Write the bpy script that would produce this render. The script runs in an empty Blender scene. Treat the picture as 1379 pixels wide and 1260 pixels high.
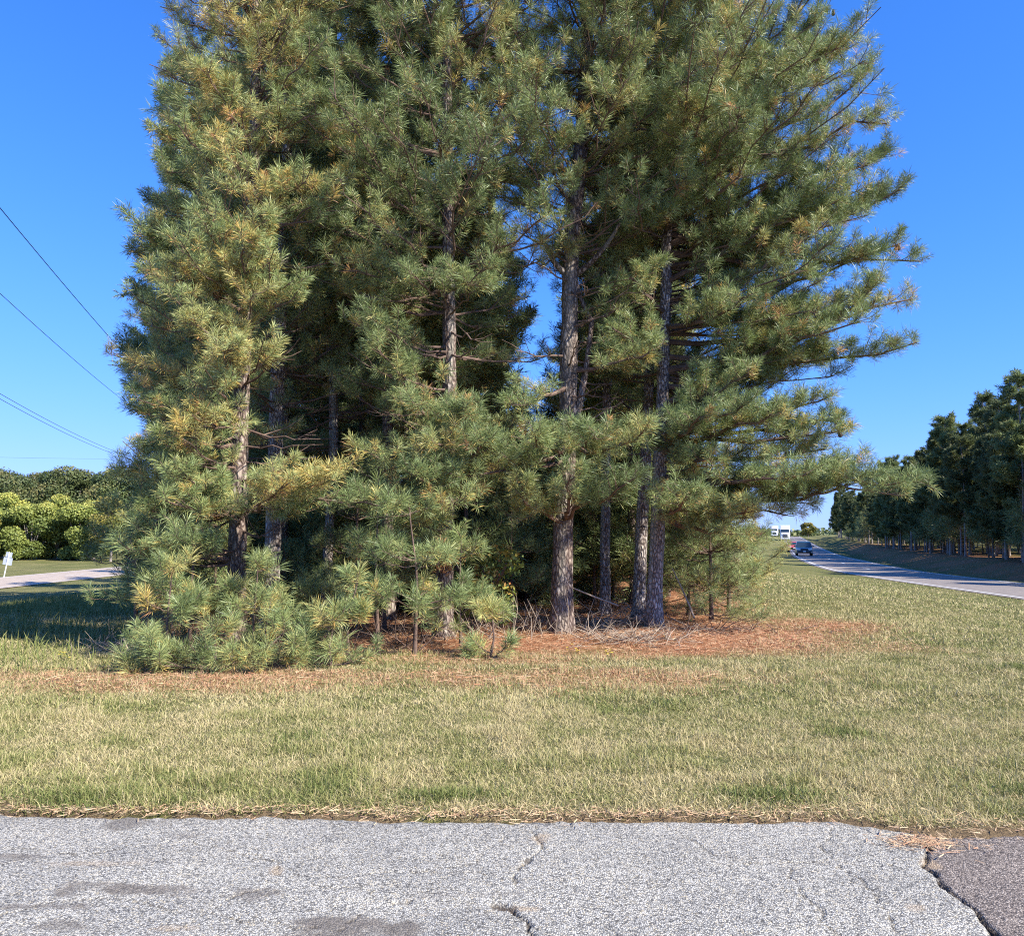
import bpy, bmesh, math
import numpy as np
from mathutils import Vector, Matrix
R = math.radians
rng = np.random.default_rng(7)
sc = bpy.context.scene

# ------------------------------------------------------------ camera, light, exposure
F = 1082.0; PITCH = R(4.55); EYE = 1.6           # focal length in pixels of the 1379 px wide photograph
cam_d = bpy.data.cameras.new('camera'); cam = bpy.data.objects.new('camera', cam_d)
sc.collection.objects.link(cam)
cam_d.sensor_width = 36; cam_d.lens = 36*F/1379; cam_d.clip_end = 8000; cam_d.clip_start = 0.05
cam.location = (0, 0, EYE); cam.rotation_euler = (R(90)+PITCH, 0, 0)
sc.camera = cam
SUN_EL, SUN_B = R(38), R(33)                     # sun from the right, a little behind the camera
sdir = Vector((math.cos(SUN_EL)*math.cos(SUN_B), -math.cos(SUN_EL)*math.sin(SUN_B), math.sin(SUN_EL)))
sl = bpy.data.lights.new('sun', 'SUN'); sl.energy = 5.0; sl.angle = R(0.5); sl.color = (1, .95, .87)
so = bpy.data.objects.new('sun', sl); sc.collection.objects.link(so)
so.rotation_euler = sdir.to_track_quat('Z', 'Y').to_euler(); so.location = (30, -20, 60)
w = bpy.data.worlds.new('World'); sc.world = w; w.use_nodes = True
nt = w.node_tree; bg = nt.nodes['Background']
sky = nt.nodes.new('ShaderNodeTexSky'); sky.sky_type = 'NISHITA'; sky.sun_disc = False
sky.sun_elevation = SUN_EL; sky.sun_rotation = R(90)+SUN_B
sky.altitude = 100; sky.air_density = 1.0; sky.dust_density = 0.05; sky.ozone_density = 3.0
hs = nt.nodes.new('ShaderNodeHueSaturation'); hs.inputs['Saturation'].default_value = 1.05
gm = nt.nodes.new('ShaderNodeGamma'); gm.inputs[1].default_value = 1.22
tm = nt.nodes.new('ShaderNodeMix'); tm.data_type = 'RGBA'; tm.blend_type = 'MULTIPLY'; tm.inputs[0].default_value = 1
tm.inputs[7].default_value = (.30, .68, 1.10, 1)
nt.links.new(sky.outputs[0], gm.inputs[0]); nt.links.new(gm.outputs[0], hs.inputs['Color']); nt.links.new(hs.outputs[0], tm.inputs[6]); 
def vm(op, a, b):
    n_ = nt.nodes.new('ShaderNodeVectorMath'); n_.operation = op
    for s_, v_ in ((n_.inputs[0], a), (n_.inputs[1], b)):
        if isinstance(v_, tuple): s_.default_value = v_
        else: nt.links.new(v_, s_)
    return n_.outputs[0]
soft = vm('DIVIDE', tm.outputs[2], vm('ADD', vm('MULTIPLY', tm.outputs[2], (.30, .27, .09)), (1., 1., 1.)))   # keeps the horizon from bleaching
nt.links.new(soft, bg.inputs['Color'])
bg.inputs['Strength'].default_value = 0.148
sc.view_settings.view_transform = 'Standard'; sc.view_settings.look = 'None'
sc.view_settings.exposure = 1.1; sc.view_settings.gamma = 1
sc.render.engine = 'CYCLES'
sc.cycles.max_bounces = 6; sc.cycles.diffuse_bounces = 4; sc.cycles.glossy_bounces = 2
sc.cycles.transmission_bounces = 3; sc.cycles.transparent_max_bounces = 4
sc.cycles.use_denoising = False; sc.cycles.filter_width = 1.1

def P(px, py, Y):
    """the point Y metres ahead seen at pixel (px, py) of the photograph"""
    dx, dy = (px-689.5)/F, (630-py)/F
    fy = math.cos(PITCH)-dy*math.sin(PITCH); fz = math.sin(PITCH)+dy*math.cos(PITCH)
    k = Y/fy
    return np.array([dx*k, Y, EYE+fz*k])

# ------------------------------------------------------------ numpy helpers
def hash2(ix, iy, s=0):
    h = (ix.astype(np.int64)*374761393 + iy.astype(np.int64)*668265263 + s*974634777) & 0xffffffff
    h = ((h ^ (h >> 13))*1274126177) & 0xffffffff
    return ((h ^ (h >> 16)) & 0xffff)/65535.0
def vnoise(x, y, s=0):
    x = np.asarray(x, float); y = np.asarray(y, float)
    ix = np.floor(x); iy = np.floor(y); fx = x-ix; fy = y-iy
    fx = fx*fx*(3-2*fx); fy = fy*fy*(3-2*fy)
    a = hash2(ix, iy, s); b = hash2(ix+1, iy, s); c = hash2(ix, iy+1, s); d = hash2(ix+1, iy+1, s)
    return (a*(1-fx)+b*fx)*(1-fy)+(c*(1-fx)+d*fx)*fy
def fbm(x, y, s=0, o=4):
    t = 0; a = .5; n = 0
    for i in range(o):
        t = t+a*vnoise(x*2**i, y*2**i, s+i*17); n += a; a *= .5
    return t/n
def sstep(a, b, x):
    t = np.clip((np.asarray(x, float)-a)/(b-a), 0, 1); return t*t*(3-2*t)
def nrm(v):
    return v/np.maximum(np.linalg.norm(v, axis=-1, keepdims=True), 1e-9)

def mesh_np(name, v, f, tone=None, mat=None, smooth=False, extra=None):
    """v (n,3), f list of (m,k) index arrays of any k"""
    if not isinstance(f, list): f = [f]
    me = bpy.data.meshes.new(name)
    me.vertices.add(len(v)); me.vertices.foreach_set('co', np.ascontiguousarray(v, np.float32).ravel())
    tot = sum(a.size for a in f); me.loops.add(tot)
    me.loops.foreach_set('vertex_index', np.concatenate([a.ravel() for a in f]).astype(np.int32))
    st = []; o = 0
    for a in f:
        st.append(o+np.arange(len(a))*a.shape[1]); o += a.size
    st = np.concatenate(st).astype(np.int32)
    me.polygons.add(len(st)); me.polygons.foreach_set('loop_start', st)
    me.polygons.foreach_set('use_smooth', np.full(len(st), smooth))
    for nm, arr in ([('tone', tone)] if tone is not None else [])+list((extra or {}).items()):
        at = me.attributes.new(nm, 'FLOAT', 'POINT'); at.data.foreach_set('value', np.asarray(arr, np.float32))
    me.update(calc_edges=True)
    if mat: me.materials.append(mat)
    return me
def link(name, me, parent=None):
    o = bpy.data.objects.new(name, me); sc.collection.objects.link(o); o.parent = parent; return o
def tag(o, label=None, cat=None, group=None, kind=None):
    for k, v in (('label', label), ('category', cat), ('group', group), ('kind', kind)):
        if v: o[k] = v
    return o
def thing(name, label, cat, loc=(0, 0, 0), rz=0, group=None):
    o = bpy.data.objects.new(name, None); sc.collection.objects.link(o)
    o.location = loc; o.rotation_euler = (0, 0, rz); o.empty_display_size = .3
    return tag(o, label, cat, group)
def copy_tree(o, parent=None, label=None, group=None):
    c = o.copy(); sc.collection.objects.link(c); c.parent = parent
    if label: c['label'] = label
    if group: c['group'] = group
    for ch in list(o.children): copy_tree(ch, c)
    return c

def segs(a, b, ra, rb, k=4):
    """tapered prisms from a to b"""
    a = np.atleast_2d(a); b = np.atleast_2d(b); n = len(a)
    d = nrm(b-a); up = np.where(np.abs(d[:, 2:3]) > .9, [[1., 0, 0]], [[0, 0, 1.]])
    u = nrm(np.cross(d, up)); v = np.cross(d, u)
    an = np.arange(k)*2*math.pi/k
    ring = u[:, None]*np.cos(an)[None, :, None]+v[:, None]*np.sin(an)[None, :, None]
    V = np.concatenate([a[:, None]+ring*np.asarray(ra).reshape(-1, 1, 1), b[:, None]+ring*np.asarray(rb).reshape(-1, 1, 1)], 1).reshape(-1, 3)
    i = np.arange(k); j = (i+1) % k
    q = np.stack([i, j, j+k, i+k], 1)
    Fq = (q[None]+(np.arange(n)*2*k)[:, None, None]).reshape(-1, 4)
    return V, Fq
def tube(pts, rad, k=12, wob=0.0, s=0):
    pts = np.asarray(pts, float); n = len(pts)
    d = nrm(np.gradient(pts, axis=0)); ref = np.array([0.2, 1.0, 0.1])
    u = nrm(np.cross(d, ref)); v = np.cross(d, u)
    an = np.arange(k)*2*math.pi/k
    r = np.asarray(rad, float)[:, None]*np.ones((1, k))
    if wob:
        z = np.arange(n)[:, None]*.9; r = r*(1+wob*(vnoise(np.arange(k)[None]*1.7+0*z, z+0*an[None], s)-.5)*2)
    V = pts[:, None]+(u[:, None]*np.cos(an)[None, :, None]+v[:, None]*np.sin(an)[None, :, None])*r[:, :, None]
    V = V.reshape(-1, 3)
    i = np.arange(k); j = (i+1) % k
    q = np.stack([i, j, j+k, i+k], 1)
    return V, (q[None]+(np.arange(n-1)*k)[:, None, None]).reshape(-1, 4)
def join(parts):
    V = []; FF = []; o = 0
    for v, f in parts:
        V.append(v); FF.append(f+o); o += len(v)
    return np.concatenate(V), np.concatenate(FF)

# ------------------------------------------------------------ materials
def mat(name):
    m = bpy.data.materials.new(name); m.use_nodes = True
    return m, m.node_tree, m.node_tree.nodes['Principled BSDF']
def ramp(nt, stops, interp='LINEAR'):
    r = nt.nodes.new('ShaderNodeValToRGB'); e = r.color_ramp.elements
    r.color_ramp.interpolation = interp
    while len(e) < len(stops): e.new(.5)
    for i, (p, c) in enumerate(stops): e[i].position = p; e[i].color = (*c, 1)
    return r
def noise(nt, scale, detail=4, vec=None, rough=.55):
    n = nt.nodes.new('ShaderNodeTexNoise'); n.inputs['Scale'].default_value = scale
    n.inputs['Detail'].default_value = detail; n.inputs['Roughness'].default_value = rough
    if vec: nt.links.new(vec, n.inputs['Vector'])
    return n
def attr(nt, nm):
    a = nt.nodes.new('ShaderNodeAttribute'); a.attribute_name = nm; return a.outputs['Fac']
def mixc(nt, f, a, b, mode='MIX'):
    m = nt.nodes.new('ShaderNodeMix'); m.data_type = 'RGBA'; m.blend_type = mode
    for s, v in ((m.inputs[0], f), (m.inputs[6], a), (m.inputs[7], b)):
        if isinstance(v, (int, float)): s.default_value = v
        elif isinstance(v, tuple): s.default_value = (*v, 1)
        else: nt.links.new(v, s)
    return m.outputs[2]
def mth(nt, op, a, b=0.0):
    m = nt.nodes.new('ShaderNodeMath'); m.operation = op
    for s, v in ((m.inputs[0], a), (m.inputs[1], b)):
        if isinstance(v, (int, float)): s.default_value = v
        else: nt.links.new(v, s)
    return m.outputs[0]
def texco(nt, sx=1, sy=1, sz=1, kind='Object'):
    t = nt.nodes.new('ShaderNodeTexCoord'); m = nt.nodes.new('ShaderNodeMapping')
    m.inputs['Scale'].default_value = (sx, sy, sz); nt.links.new(t.outputs[kind], m.inputs['Vector'])
    return m.outputs[0]
def bump(nt, h, bs, strength=.5, dist=.02):
    b = nt.nodes.new('ShaderNodeBump'); b.inputs['Strength'].default_value = strength
    b.inputs['Distance'].default_value = dist
    nt.links.new(h, b.inputs['Height']); nt.links.new(b.outputs[0], bs.inputs['Normal'])
def leafmat(name, stops, rough=.5, trans=.25, vary=.25, spec=.35):
    m, nt, bs = mat(name)
    r = ramp(nt, stops); nt.links.new(attr(nt, 'tone'), r.inputs[0])
    oi = nt.nodes.new('ShaderNodeObjectInfo')
    k = nt.nodes.new('ShaderNodeMapRange'); k.inputs[3].default_value = 1-vary; k.inputs[4].default_value = 1+vary
    nt.links.new(oi.outputs['Random'], k.inputs[0])
    hsv = nt.nodes.new('ShaderNodeHueSaturation'); nt.links.new(r.outputs[0], hsv.inputs['Color'])
    nt.links.new(k.outputs[0], hsv.inputs['Value'])
    c = hsv.outputs[0]
    nt.links.new(c, bs.inputs['Base Color']); bs.inputs['Roughness'].default_value = rough
    bs.inputs['Specular IOR Level'].default_value = spec
    t = nt.nodes.new('ShaderNodeBsdfTranslucent'); nt.links.new(c, t.inputs[0])
    mx = nt.nodes.new('ShaderNodeMixShader'); mx.inputs[0].default_value = trans
    nt.links.new(bs.outputs[0], mx.inputs[1]); nt.links.new(t.outputs[0], mx.inputs[2])
    nt.links.new(mx.outputs[0], nt.nodes['Material Output'].inputs[0])
    return m
M = {}
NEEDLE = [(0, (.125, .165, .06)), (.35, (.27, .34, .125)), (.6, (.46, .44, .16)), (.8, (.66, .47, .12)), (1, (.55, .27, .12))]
M['needle'] = leafmat('pine_needles', NEEDLE, vary=.08, trans=.14, rough=.42, spec=.35)
M['needle_far'] = leafmat('far_pine_needles', [(0, (.10, .13, .055)), (.5, (.21, .25, .09)), (1, (.38, .35, .13))], vary=.3)
M['oak_leaf'] = leafmat('oak_leaves', [(0, (.06, .09, .035)), (.6, (.13, .16, .055)), (1, (.24, .21, .08))], vary=.25)
M['bright_leaf'] = leafmat('bright_leaves', [(0, (.10, .14, .035)), (.6, (.27, .31, .07)), (1, (.46, .42, .09))], vary=.15)
M['olive_leaf'] = leafmat('olive_leaves', [(0, (.1, .12, .03)), (.6, (.26, .23, .05)), (1, (.4, .28, .07))], vary=.15)
M['bush_leaf'] = leafmat('bush_leaves', [(0, (.05, .1, .025)), (.5, (.2, .25, .05)), (.8, (.42, .3, .06)), (1, (.42, .15, .05))], vary=.1)
M['grass'] = leafmat('grass_blades', [(0, (.11, .145, .04)), (.35, (.24, .255, .08)), (.6, (.38, .34, .14)), (.82, (.56, .46, .25)), (1, (.50, .28, .16))], rough=.7, trans=.2, vary=0, spec=.2)
M['straw'] = leafmat('pine_straw', [(0, (.22, .10, .055)), (.5, (.50, .23, .12)), (1, (.58, .44, .26))], rough=.7, trans=.05, vary=0, spec=.2)

def barkmat(name, dark, light, sc_=1.0, lich=.25):
    m, nt, bs = mat(name)
    v = texco(nt, 1, 1, .42)
    n0 = noise(nt, 6, 3, v)
    add = nt.nodes.new('ShaderNodeVectorMath'); add.operation = 'MULTIPLY_ADD'
    nt.links.new(n0.outputs['Color'], add.inputs[0]); add.inputs[1].default_value = (.08, .08, .08); nt.links.new(v, add.inputs[2])
    vo = nt.nodes.new('ShaderNodeTexVoronoi'); vo.feature = 'DISTANCE_TO_EDGE'; vo.inputs['Scale'].default_value = 19*sc_
    nt.links.new(add.outputs[0], vo.inputs['Vector'])
    vc = nt.nodes.new('ShaderNodeTexVoronoi'); vc.inputs['Scale'].default_value = 19*sc_
    nt.links.new(add.outputs[0], vc.inputs['Vector'])
    n2 = noise(nt, 45*sc_, 5, v, .7)
    mid = tuple((a+b)/2 for a, b in zip(dark, light))
    r = ramp(nt, [(0, tuple(c*.35 for c in dark)), (.09, dark), (.3, mid), (.7, light)])
    h = mth(nt, 'ADD', vo.outputs['Distance'], mth(nt, 'MULTIPLY', n2.outputs[0], .28)); h = mth(nt, 'SUBTRACT', h, .12)
    nt.links.new(h, r.inputs[0])
    rv = ramp(nt, [(0, (.55, .5, .48)), (.5, (1, .95, .9)), (1, (1.3, 1.3, 1.35))]); nt.links.new(vc.outputs['Color'], rv.inputs[0])
    c = mixc(nt, 1.0, r.outputs[0], rv.outputs[0], 'MULTIPLY')
    n3 = noise(nt, 2.5, 3); rl = ramp(nt, [(.5, (0, 0, 0)), (.68, (lich,)*3)]); nt.links.new(n3.outputs[0], rl.inputs[0])
    c = mixc(nt, rl.outputs[0], c, (.36, .38, .31))
    nt.links.new(c, bs.inputs['Base Color']); bs.inputs['Roughness'].default_value = .95
    bs.inputs['Specular IOR Level'].default_value = .15
    bump(nt, h, bs, 1.0, .045)
    return m
M['bark'] = barkmat('pine_bark', (.13, .095, .08), (.48, .41, .33))
M['bark_grey'] = barkmat('grey_pine_bark', (.2, .165, .15), (.78, .72, .63), 1.15, .6)
M['bark_dark'] = barkmat('dark_pine_bark', (.09, .06, .05), (.25, .19, .16))
def plain(name, col, rough=.6, metal=0, nscale=None, amt=.25, spec=.5):
    m, nt, bs = mat(name)
    bs.inputs['Roughness'].default_value = rough; bs.inputs['Metallic'].default_value = metal
    bs.inputs['Specular IOR Level'].default_value = spec
    n = noise(nt, nscale or 8, 4, texco(nt)); r = ramp(nt, [(.3, tuple(c*(1-amt) for c in col)), (.7, tuple(min(1, c*(1+amt)) for c in col))])
    nt.links.new(n.outputs[0], r.inputs[0]); nt.links.new(r.outputs[0], bs.inputs['Base Color'])
    return m
M['twig'] = plain('twig_bark', (.15, .10, .075), .9, nscale=6, amt=.4, spec=.2)
M['dead'] = plain('dead_twig', (.33, .26, .19), .95, nscale=9, amt=.35, spec=.1)
M['cone'] = plain('cone_scales', (.06, .035, .02), .8, nscale=40, amt=.5)
M['far_trunk'] = plain('far_trunk_bark', (.27, .23, .2), .95, nscale=3, amt=.4, spec=.1)

# ------------------------------------------------------------ terrain
EY = np.array([-50, 0, 30, 36, 46, 54, 66, 80, 95, 120, 150, 183, 215, 300, 400, 600, 1200.])
EX = np.array([19.3, 19.3, 19.5, 19.8, 20.3, 21.2, 24.3, 28.4, 33.0, 41.2, 51., 61.8, 72.5, 101, 135, 203, 407.])
ZX = np.array([-50, 30, 50, 80, 95, 120, 150, 183, 215, 300, 340, 400, 600, 1200.])
ZZ = np.array([-1, -1, -1, -1.15, -1.3, -1.32, -1.15, -.85, -.6, -.1, -.6, -2.4, -10, -26.])
yy = np.arange(-50, 1200, 1.0)
def smo(v, n):
    k = np.hanning(n+2)[1:-1]; k /= k.sum(); return np.convolve(np.pad(v, n//2, 'edge'), k, 'valid')[:len(v)]
EXs = smo(np.interp(yy, EY, EX), 15); ZZs = smo(np.interp(yy, ZX, ZZ), 21)
def edge(y): return np.interp(y, yy, EXs)
def zroad(y): return np.interp(y, yy, ZZs)
def hb(y): return -11*sstep(300, 620, y)-16*sstep(620, 1200, y)
def wid(y):
    s = np.interp(y, yy, np.gradient(EXs)); return 5.8*np.sqrt(1+s*s)
LX0, LX1, LZ = -31.5, -39.5, -1.9          # left carriageway
def h(x, y, cut=True):
    x = np.asarray(x, float); y = np.asarray(y, float)
    base = hb(y)
    s = x-edge(y); zr = zroad(y)
    t = sstep(-13, -.3, s)
    z = base*(1-t)+zr*t
    W = wid(y)
    d = s-W
    z = z-.45*sstep(.6, 3.0, d)+(.95+.35*(fbm(x/7, y/7, 3)-.5))*sstep(3.6, 8, d)+.9*sstep(9, 60, d)
    z = z+LZ*sstep(4, 30, -x)*sstep(7, 24, y)
    z = z+1.2*sstep(45, 110, -x)
    und = (fbm(x/3.1, y/3.1, 5)-.5)*.10+(fbm(x/.7, y/.7, 6)-.5)*.035
    z = z+und*sstep(4.9, 7, y)*(1-sstep(-1, 0, s)*(1-sstep(0, 1.5, d)))*(1-sstep(-.4, .6, -(x-LX0))*(1-sstep(-.6, .4, -(x-LX1))))
    z = z+.012*sstep(4.75, 5.1, y)
    if cut:
        z = z-.12*sstep(.3, .6, s)*(1-sstep(-.6, -.3, d))
        z = z-.12*sstep(.3, .6, LX0-x)*(1-sstep(-.6, -.3, LX1-x))
        z = z-.08*(1-sstep(4.45, 4.6, y-pave_off(x)))
    return z
PX = [0, 350, 700, 1000, 1100, 1150, 1200, 1250, 1300, 1379]; PY = [1089, 1093, 1098, 1097, 1098, 1104, 1113, 1118, 1120, 1121]
def P_ground(px, py):
    a = P(px, py, 10.0); k = (0-EYE)/(a[2]-EYE); return (a[0]*k, 10*k)
pw = np.array([P_ground(px, py) for px, py in zip(PX, PY)])
def pave_y(x): return np.interp(x, pw[:, 0], pw[:, 1])+(fbm(np.asarray(x)*2.2, np.asarray(x)*0, 11, 5)-.5)*.15+(vnoise(np.asarray(x)*22, np.asarray(x)*0, 12)-.5)*.035
def pave_off(x): return np.interp(x, pw[:, 0], pw[:, 1])-4.6

def in_grove(x, y):
    """0..1: beneath the pines, where needles carpet the ground"""
    n = (fbm(x/1.5, y/1.5, 21)-.5)
    a = sstep(10.3, 11.5, y+n*2.2)*sstep(-.48, -.40, x/np.maximum(y, .1)+n*.05)*(1-sstep(.24, .32, x/np.maximum(y, .1)+n*.09))*(1-sstep(60, 80, y))
    return a
def strawmask(x, y):
    n = (fbm(x/.9, y/.9, 22, 5)-.5)*1.6; n2 = fbm(x/.35, y/.35, 23)
    a = in_grove(x, y)
    def ell(cx, cy, rx, ry, k=1.0): return k*(1-sstep(.1, 1.35, np.hypot((x-cx)/rx, (y-cy)/ry)+n*.45))
    m = np.maximum.reduce([a, ell(3.0, 12.9, 2.9, 2.8, 1.1), ell(4.9, 13.6, 1.5, 1.6, .8), ell(1.8, 10.9, 2.4, 1.0, .7), ell(2.6, 11.6, 2.6, 1.5, .95), ell(4.1, 18, 1.7, 3.0, .7),
                           ell(-3.5, 8.7, 3.8, .9, .6), ell(.4, 8.8, 3.0, 1.0, .5), ell(-.6, 10.1, 2.2, .6, .6), ell(-6, 8.9, 2.4, .7, .6)])
    # bank under the roadside wood
    s = x-edge(y)-wid(y)
    m = np.maximum(m, .95*sstep(2.0, 5, s+n*3)*(.5+.5*sstep(.35, .6, fbm(x/1.6, y/2.5, 97)))*(1-.75*sstep(12, 17, s+n*3))*(1-sstep(110, 200, y)))
    return np.clip(m*(.75+.5*n2), 0, 1)

def axis(segl):
    out = [segl[0][0]]
    for a, b, st in segl:
        n = max(1, int(round((b-a)/st))); out += list(np.linspace(a, b, n+1)[1:])
    return np.array(out)
gx = axis([(-3000, -400, 300), (-400, -80, 20), (-80, -24, 1.5), (-24, -12, .4), (-12, 12, .1), (12, 60, .5), (60, 140, 2), (140, 400, 10), (400, 3000, 300)])
gy = axis([(-400, -20, 60), (-20, 2, 2), (2, 16, .1), (16, 30, .3), (30, 75, .6), (75, 320, 2.5), (320, 1200, 20), (1200, 6000, 400)])
X, Y = np.meshgrid(gx, gy)
Z = h(X, Y)
nx, ny = len(gx), len(gy)
idx = np.arange(nx*ny).reshape(ny, nx)
Fg = np.stack([idx[:-1, :-1], idx[:-1, 1:], idx[1:, 1:], idx[1:, :-1]], -1).reshape(-1, 4)
green = fbm(X/2.3, Y/1.6, 31, 5)
m, nt, bs = mat('grass_ground')
v = texco(nt)
n1 = noise(nt, 9, 6, v, .7); n2 = noise(nt, 60, 4, v, .7); n3 = noise(nt, .35, 3, v)
g = ramp(nt, [(.3, (.07, .08, .03)), (.5, (.14, .145, .055)), (.68, (.27, .235, .11))]); nt.links.new(n1.outputs[0], g.inputs[0])
g2 = ramp(nt, [(.35, (.72, .8, .55)), (.65, (1.35, 1.2, 1.2))]); nt.links.new(n3.outputs[0], g2.inputs[0])
c = mixc(nt, .8, g.outputs[0], g2.outputs[0], 'MULTIPLY')
st = ramp(nt, [(.3, (.14, .06, .03)), (.5, (.36, .165, .08)), (.7, (.5, .27, .14))]); nt.links.new(n2.outputs[0], st.inputs[0])
sf = mth(nt, 'ADD', attr(nt, 'straw'), mth(nt, 'MULTIPLY', mth(nt, 'SUBTRACT', n1.outputs[0], .5), .5))
sfr = ramp(nt, [(.12, (0, 0, 0)), (.9, (1, 1, 1))]); nt.links.new(sf, sfr.inputs[0])
c = mixc(nt, sfr.outputs[0], c, st.outputs[0])
c = mixc(nt, attr(nt, 'soil'), c, (.2, .13, .08))
nt.links.new(c, bs.inputs['Base Color']); bs.inputs['Roughness'].default_value = 1; bs.inputs['Specular IOR Level'].default_value = .1
hh = mth(nt, 'ADD', n1.outputs[0], mth(nt, 'MULTIPLY', n2.outputs[0], .5)); bump(nt, hh, bs, .9, .06)
soil = (1-sstep(.02, .35, Y-pave_y(X)))*.8*(fbm(X*2, Y*2, 41) > .35)
me = mesh_np('ground', np.stack([X, Y, Z], -1).reshape(-1, 3), Fg, mat=m, smooth=True,
             extra={'straw': strawmask(X, Y).ravel(), 'soil': soil.ravel()})
tag(link('ground', me), kind='structure')

# ------------------------------------------------------------ chip-seal pavement in front of the camera
ax_ = axis([(-40, -4, 1.5), (-4, -3.4, .1), (-3.4, 3.4, .011), (3.4, 4, .1), (4, 40, 1.5)])
K = 190
tt = np.concatenate([np.linspace(0, 1, 12)[:-1]*.72, np.linspace(.72, 1, K)])   # from 12 m behind the camera to the ragged edge
PXg = np.tile(ax_, (len(tt), 1)); ye = pave_y(ax_)
PYg = (-12)*(1-tt)[:, None]+ye[None]*tt[:, None]
PYg = np.where(tt[:, None] > .72, np.interp(tt, [.72, 1], [0, 1])[:, None]*(ye[None]-2.6)+2.6, PYg)
r0 = tt <= .72
PYg[r0] = (np.linspace(-12, 2.6, r0.sum()))[:, None]
def pixw(pts): return np.array([P_ground(*p) for p in pts])
def dist_poly(x, y, pts):
    d = np.full(x.shape, 9.0)
    for (x0, y0), (x1, y1) in zip(pts[:-1], pts[1:]):
        vx, vy = x1-x0, y1-y0; L = vx*vx+vy*vy
        t = np.clip(((x-x0)*vx+(y-y0)*vy)/L, 0, 1)
        d = np.minimum(d, np.hypot(x-x0-t*vx, y-y0-t*vy))
    return d
wx = PXg+(fbm(PXg*9, PYg*9, 51)-.5)*.09; wy = PYg+(fbm(PXg*9, PYg*9, 52)-.5)*.09
seam = pixw([(1222, 1112), (1243, 1135), (1250, 1165), (1262, 1185), (1290, 1205), (1315, 1225), (1335, 1245), (1350, 1275), (1400, 1400)])
seam_x = np.interp(wy, seam[::-1, 1], seam[::-1, 0])
patch = sstep(-.012, .012, wx-seam_x)
cracks = [(seam[:8], .014, 1.0), (pixw([(712, 1100), (722, 1118), (735, 1133), (716, 1150), (700, 1165), (690, 1185)]), .008, .6),
          (pixw([(662, 1214), (690, 1224), (708, 1240), (722, 1262)]), .014, .9), (pixw([(330, 1148), (355, 1150), (372, 1162), (374, 1176), (400, 1180), (560, 1172), (690, 1175)]), .007, .5),
          (pixw([(0, 1228), (60, 1215), (150, 1205), (300, 1232), (420, 1248)]), .007, .5), (pixw([(1060, 1165), (1080, 1200), (1110, 1235), (1130, 1270)]), .006, .5),
          (pixw([(900, 1110), (960, 1150), (1010, 1160), (1100, 1158), (1200, 1165)]), .006, .4), (pixw([(1120, 1115), (1105, 1140), (1125, 1160), (1180, 1200), (1205, 1250)]), .005, .5), (pixw([(560, 1172), (640, 1160), (690, 1120), (712, 1102)]), .005, .4), (pixw([(0, 1140), (120, 1150), (230, 1130), (330, 1148)]), .005, .4), (pixw([(440, 1262), (500, 1225), (560, 1212)]), .005, .5), (pixw([(220, 1260), (330, 1200), (520, 1190), (650, 1214)]), .006, .45)]
crack = np.zeros_like(PXg)
for pts, wd, k in cracks:
    crack = np.maximum(crack, k*(1-sstep(wd*.3, wd, dist_poly(wx, wy, pts)+(vnoise(PXg*14, PYg*14, 53)-.5)*wd*.9)))
net = dist_poly(wx, wy, seam[:8])
stain = np.zeros_like(PXg)
for (px, py, rx, ry, k) in [(190, 1107, .16, .10, .8), (160, 1197, .40, .055, 1), (110, 1192, .2, .05, .7), (355, 1201, .17, .06, .7), (10, 1152, .2, .07, .8), (90, 1245, .14, .05, .7), (520, 1252, .42, .10, 1), (20, 1220, .3, .03, .8),
                            (240, 1125, .12, .03, .4), (1290, 1140, .3, .2, .3), (620, 1203, .3, .04, .35), (480, 1245, .2, .05, .6)]:
    cx, cy = P_ground(px, py)
    stain = np.maximum(stain, k*(1-sstep(.35, 1.0, np.hypot((PXg-cx)/rx, (PYg-cy)/(ry*1.25))+(fbm(PXg*7, PYg*11, 54, 5)-.5)*2.4)))
stain = stain*np.clip(.4+1.3*fbm(PXg*22, PYg*30, 59), 0, 1)
dirt = np.zeros_like(PXg)
for (px, py, rx, ry, k) in [(120, 1162, .35, .05, .5), (728, 1130, .06, .10, .8), (1240, 1130, .16, .08, 1), (1250, 1160, .05, .10, .9), (372, 1170, .04, .06, .7), (690, 1222, .12, .03, .8), (570, 1230, .05, .02, .6), (1235, 1222, .06, .05, .6), (230, 1250, .12, .03, .5)]:
    cx, cy = P_ground(px, py)
    dirt = np.maximum(dirt, k*(1-sstep(.3, 1.1, np.hypot((PXg-cx)/rx, (PYg-cy)/ry)+(fbm(PXg*10, PYg*10, 55)-.5)*1.3)))
dirt = np.maximum(dirt, (1-sstep(.0, .09, PYg*0+(ye[None]-PYg)+(fbm(PXg*5, PYg*5, 56)-.5)*.12))*.6)
PZg = -.02*crack-.006*sstep(0, .06, .03-np.abs(wx-seam_x))+.006*(fbm(PXg*3, PYg*3, 57)-.5)*2+.004*(vnoise(PXg*55, PYg*55, 58)-.5)-.03*sstep(.985, 1, tt)[:, None]
m, nt, bs = mat('chip_seal')
v = texco(nt)
vo = nt.nodes.new('ShaderNodeTexVoronoi'); vo.inputs['Scale'].default_value = 125; nt.links.new(v, vo.inputs['Vector'])
sep = nt.nodes.new('ShaderNodeSeparateColor'); nt.links.new(vo.outputs['Color'], sep.inputs[0])
st1 = ramp(nt, [(0, (.16, .155, .15)), (.2, (.36, .35, .33)), (.45, (.55, .535, .50)), (.75, (.68, .66, .62)), (.9, (.66, .58, .44)), (1, (.80, .78, .74))]); nt.links.new(sep.outputs[0], st1.inputs[0])
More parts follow.
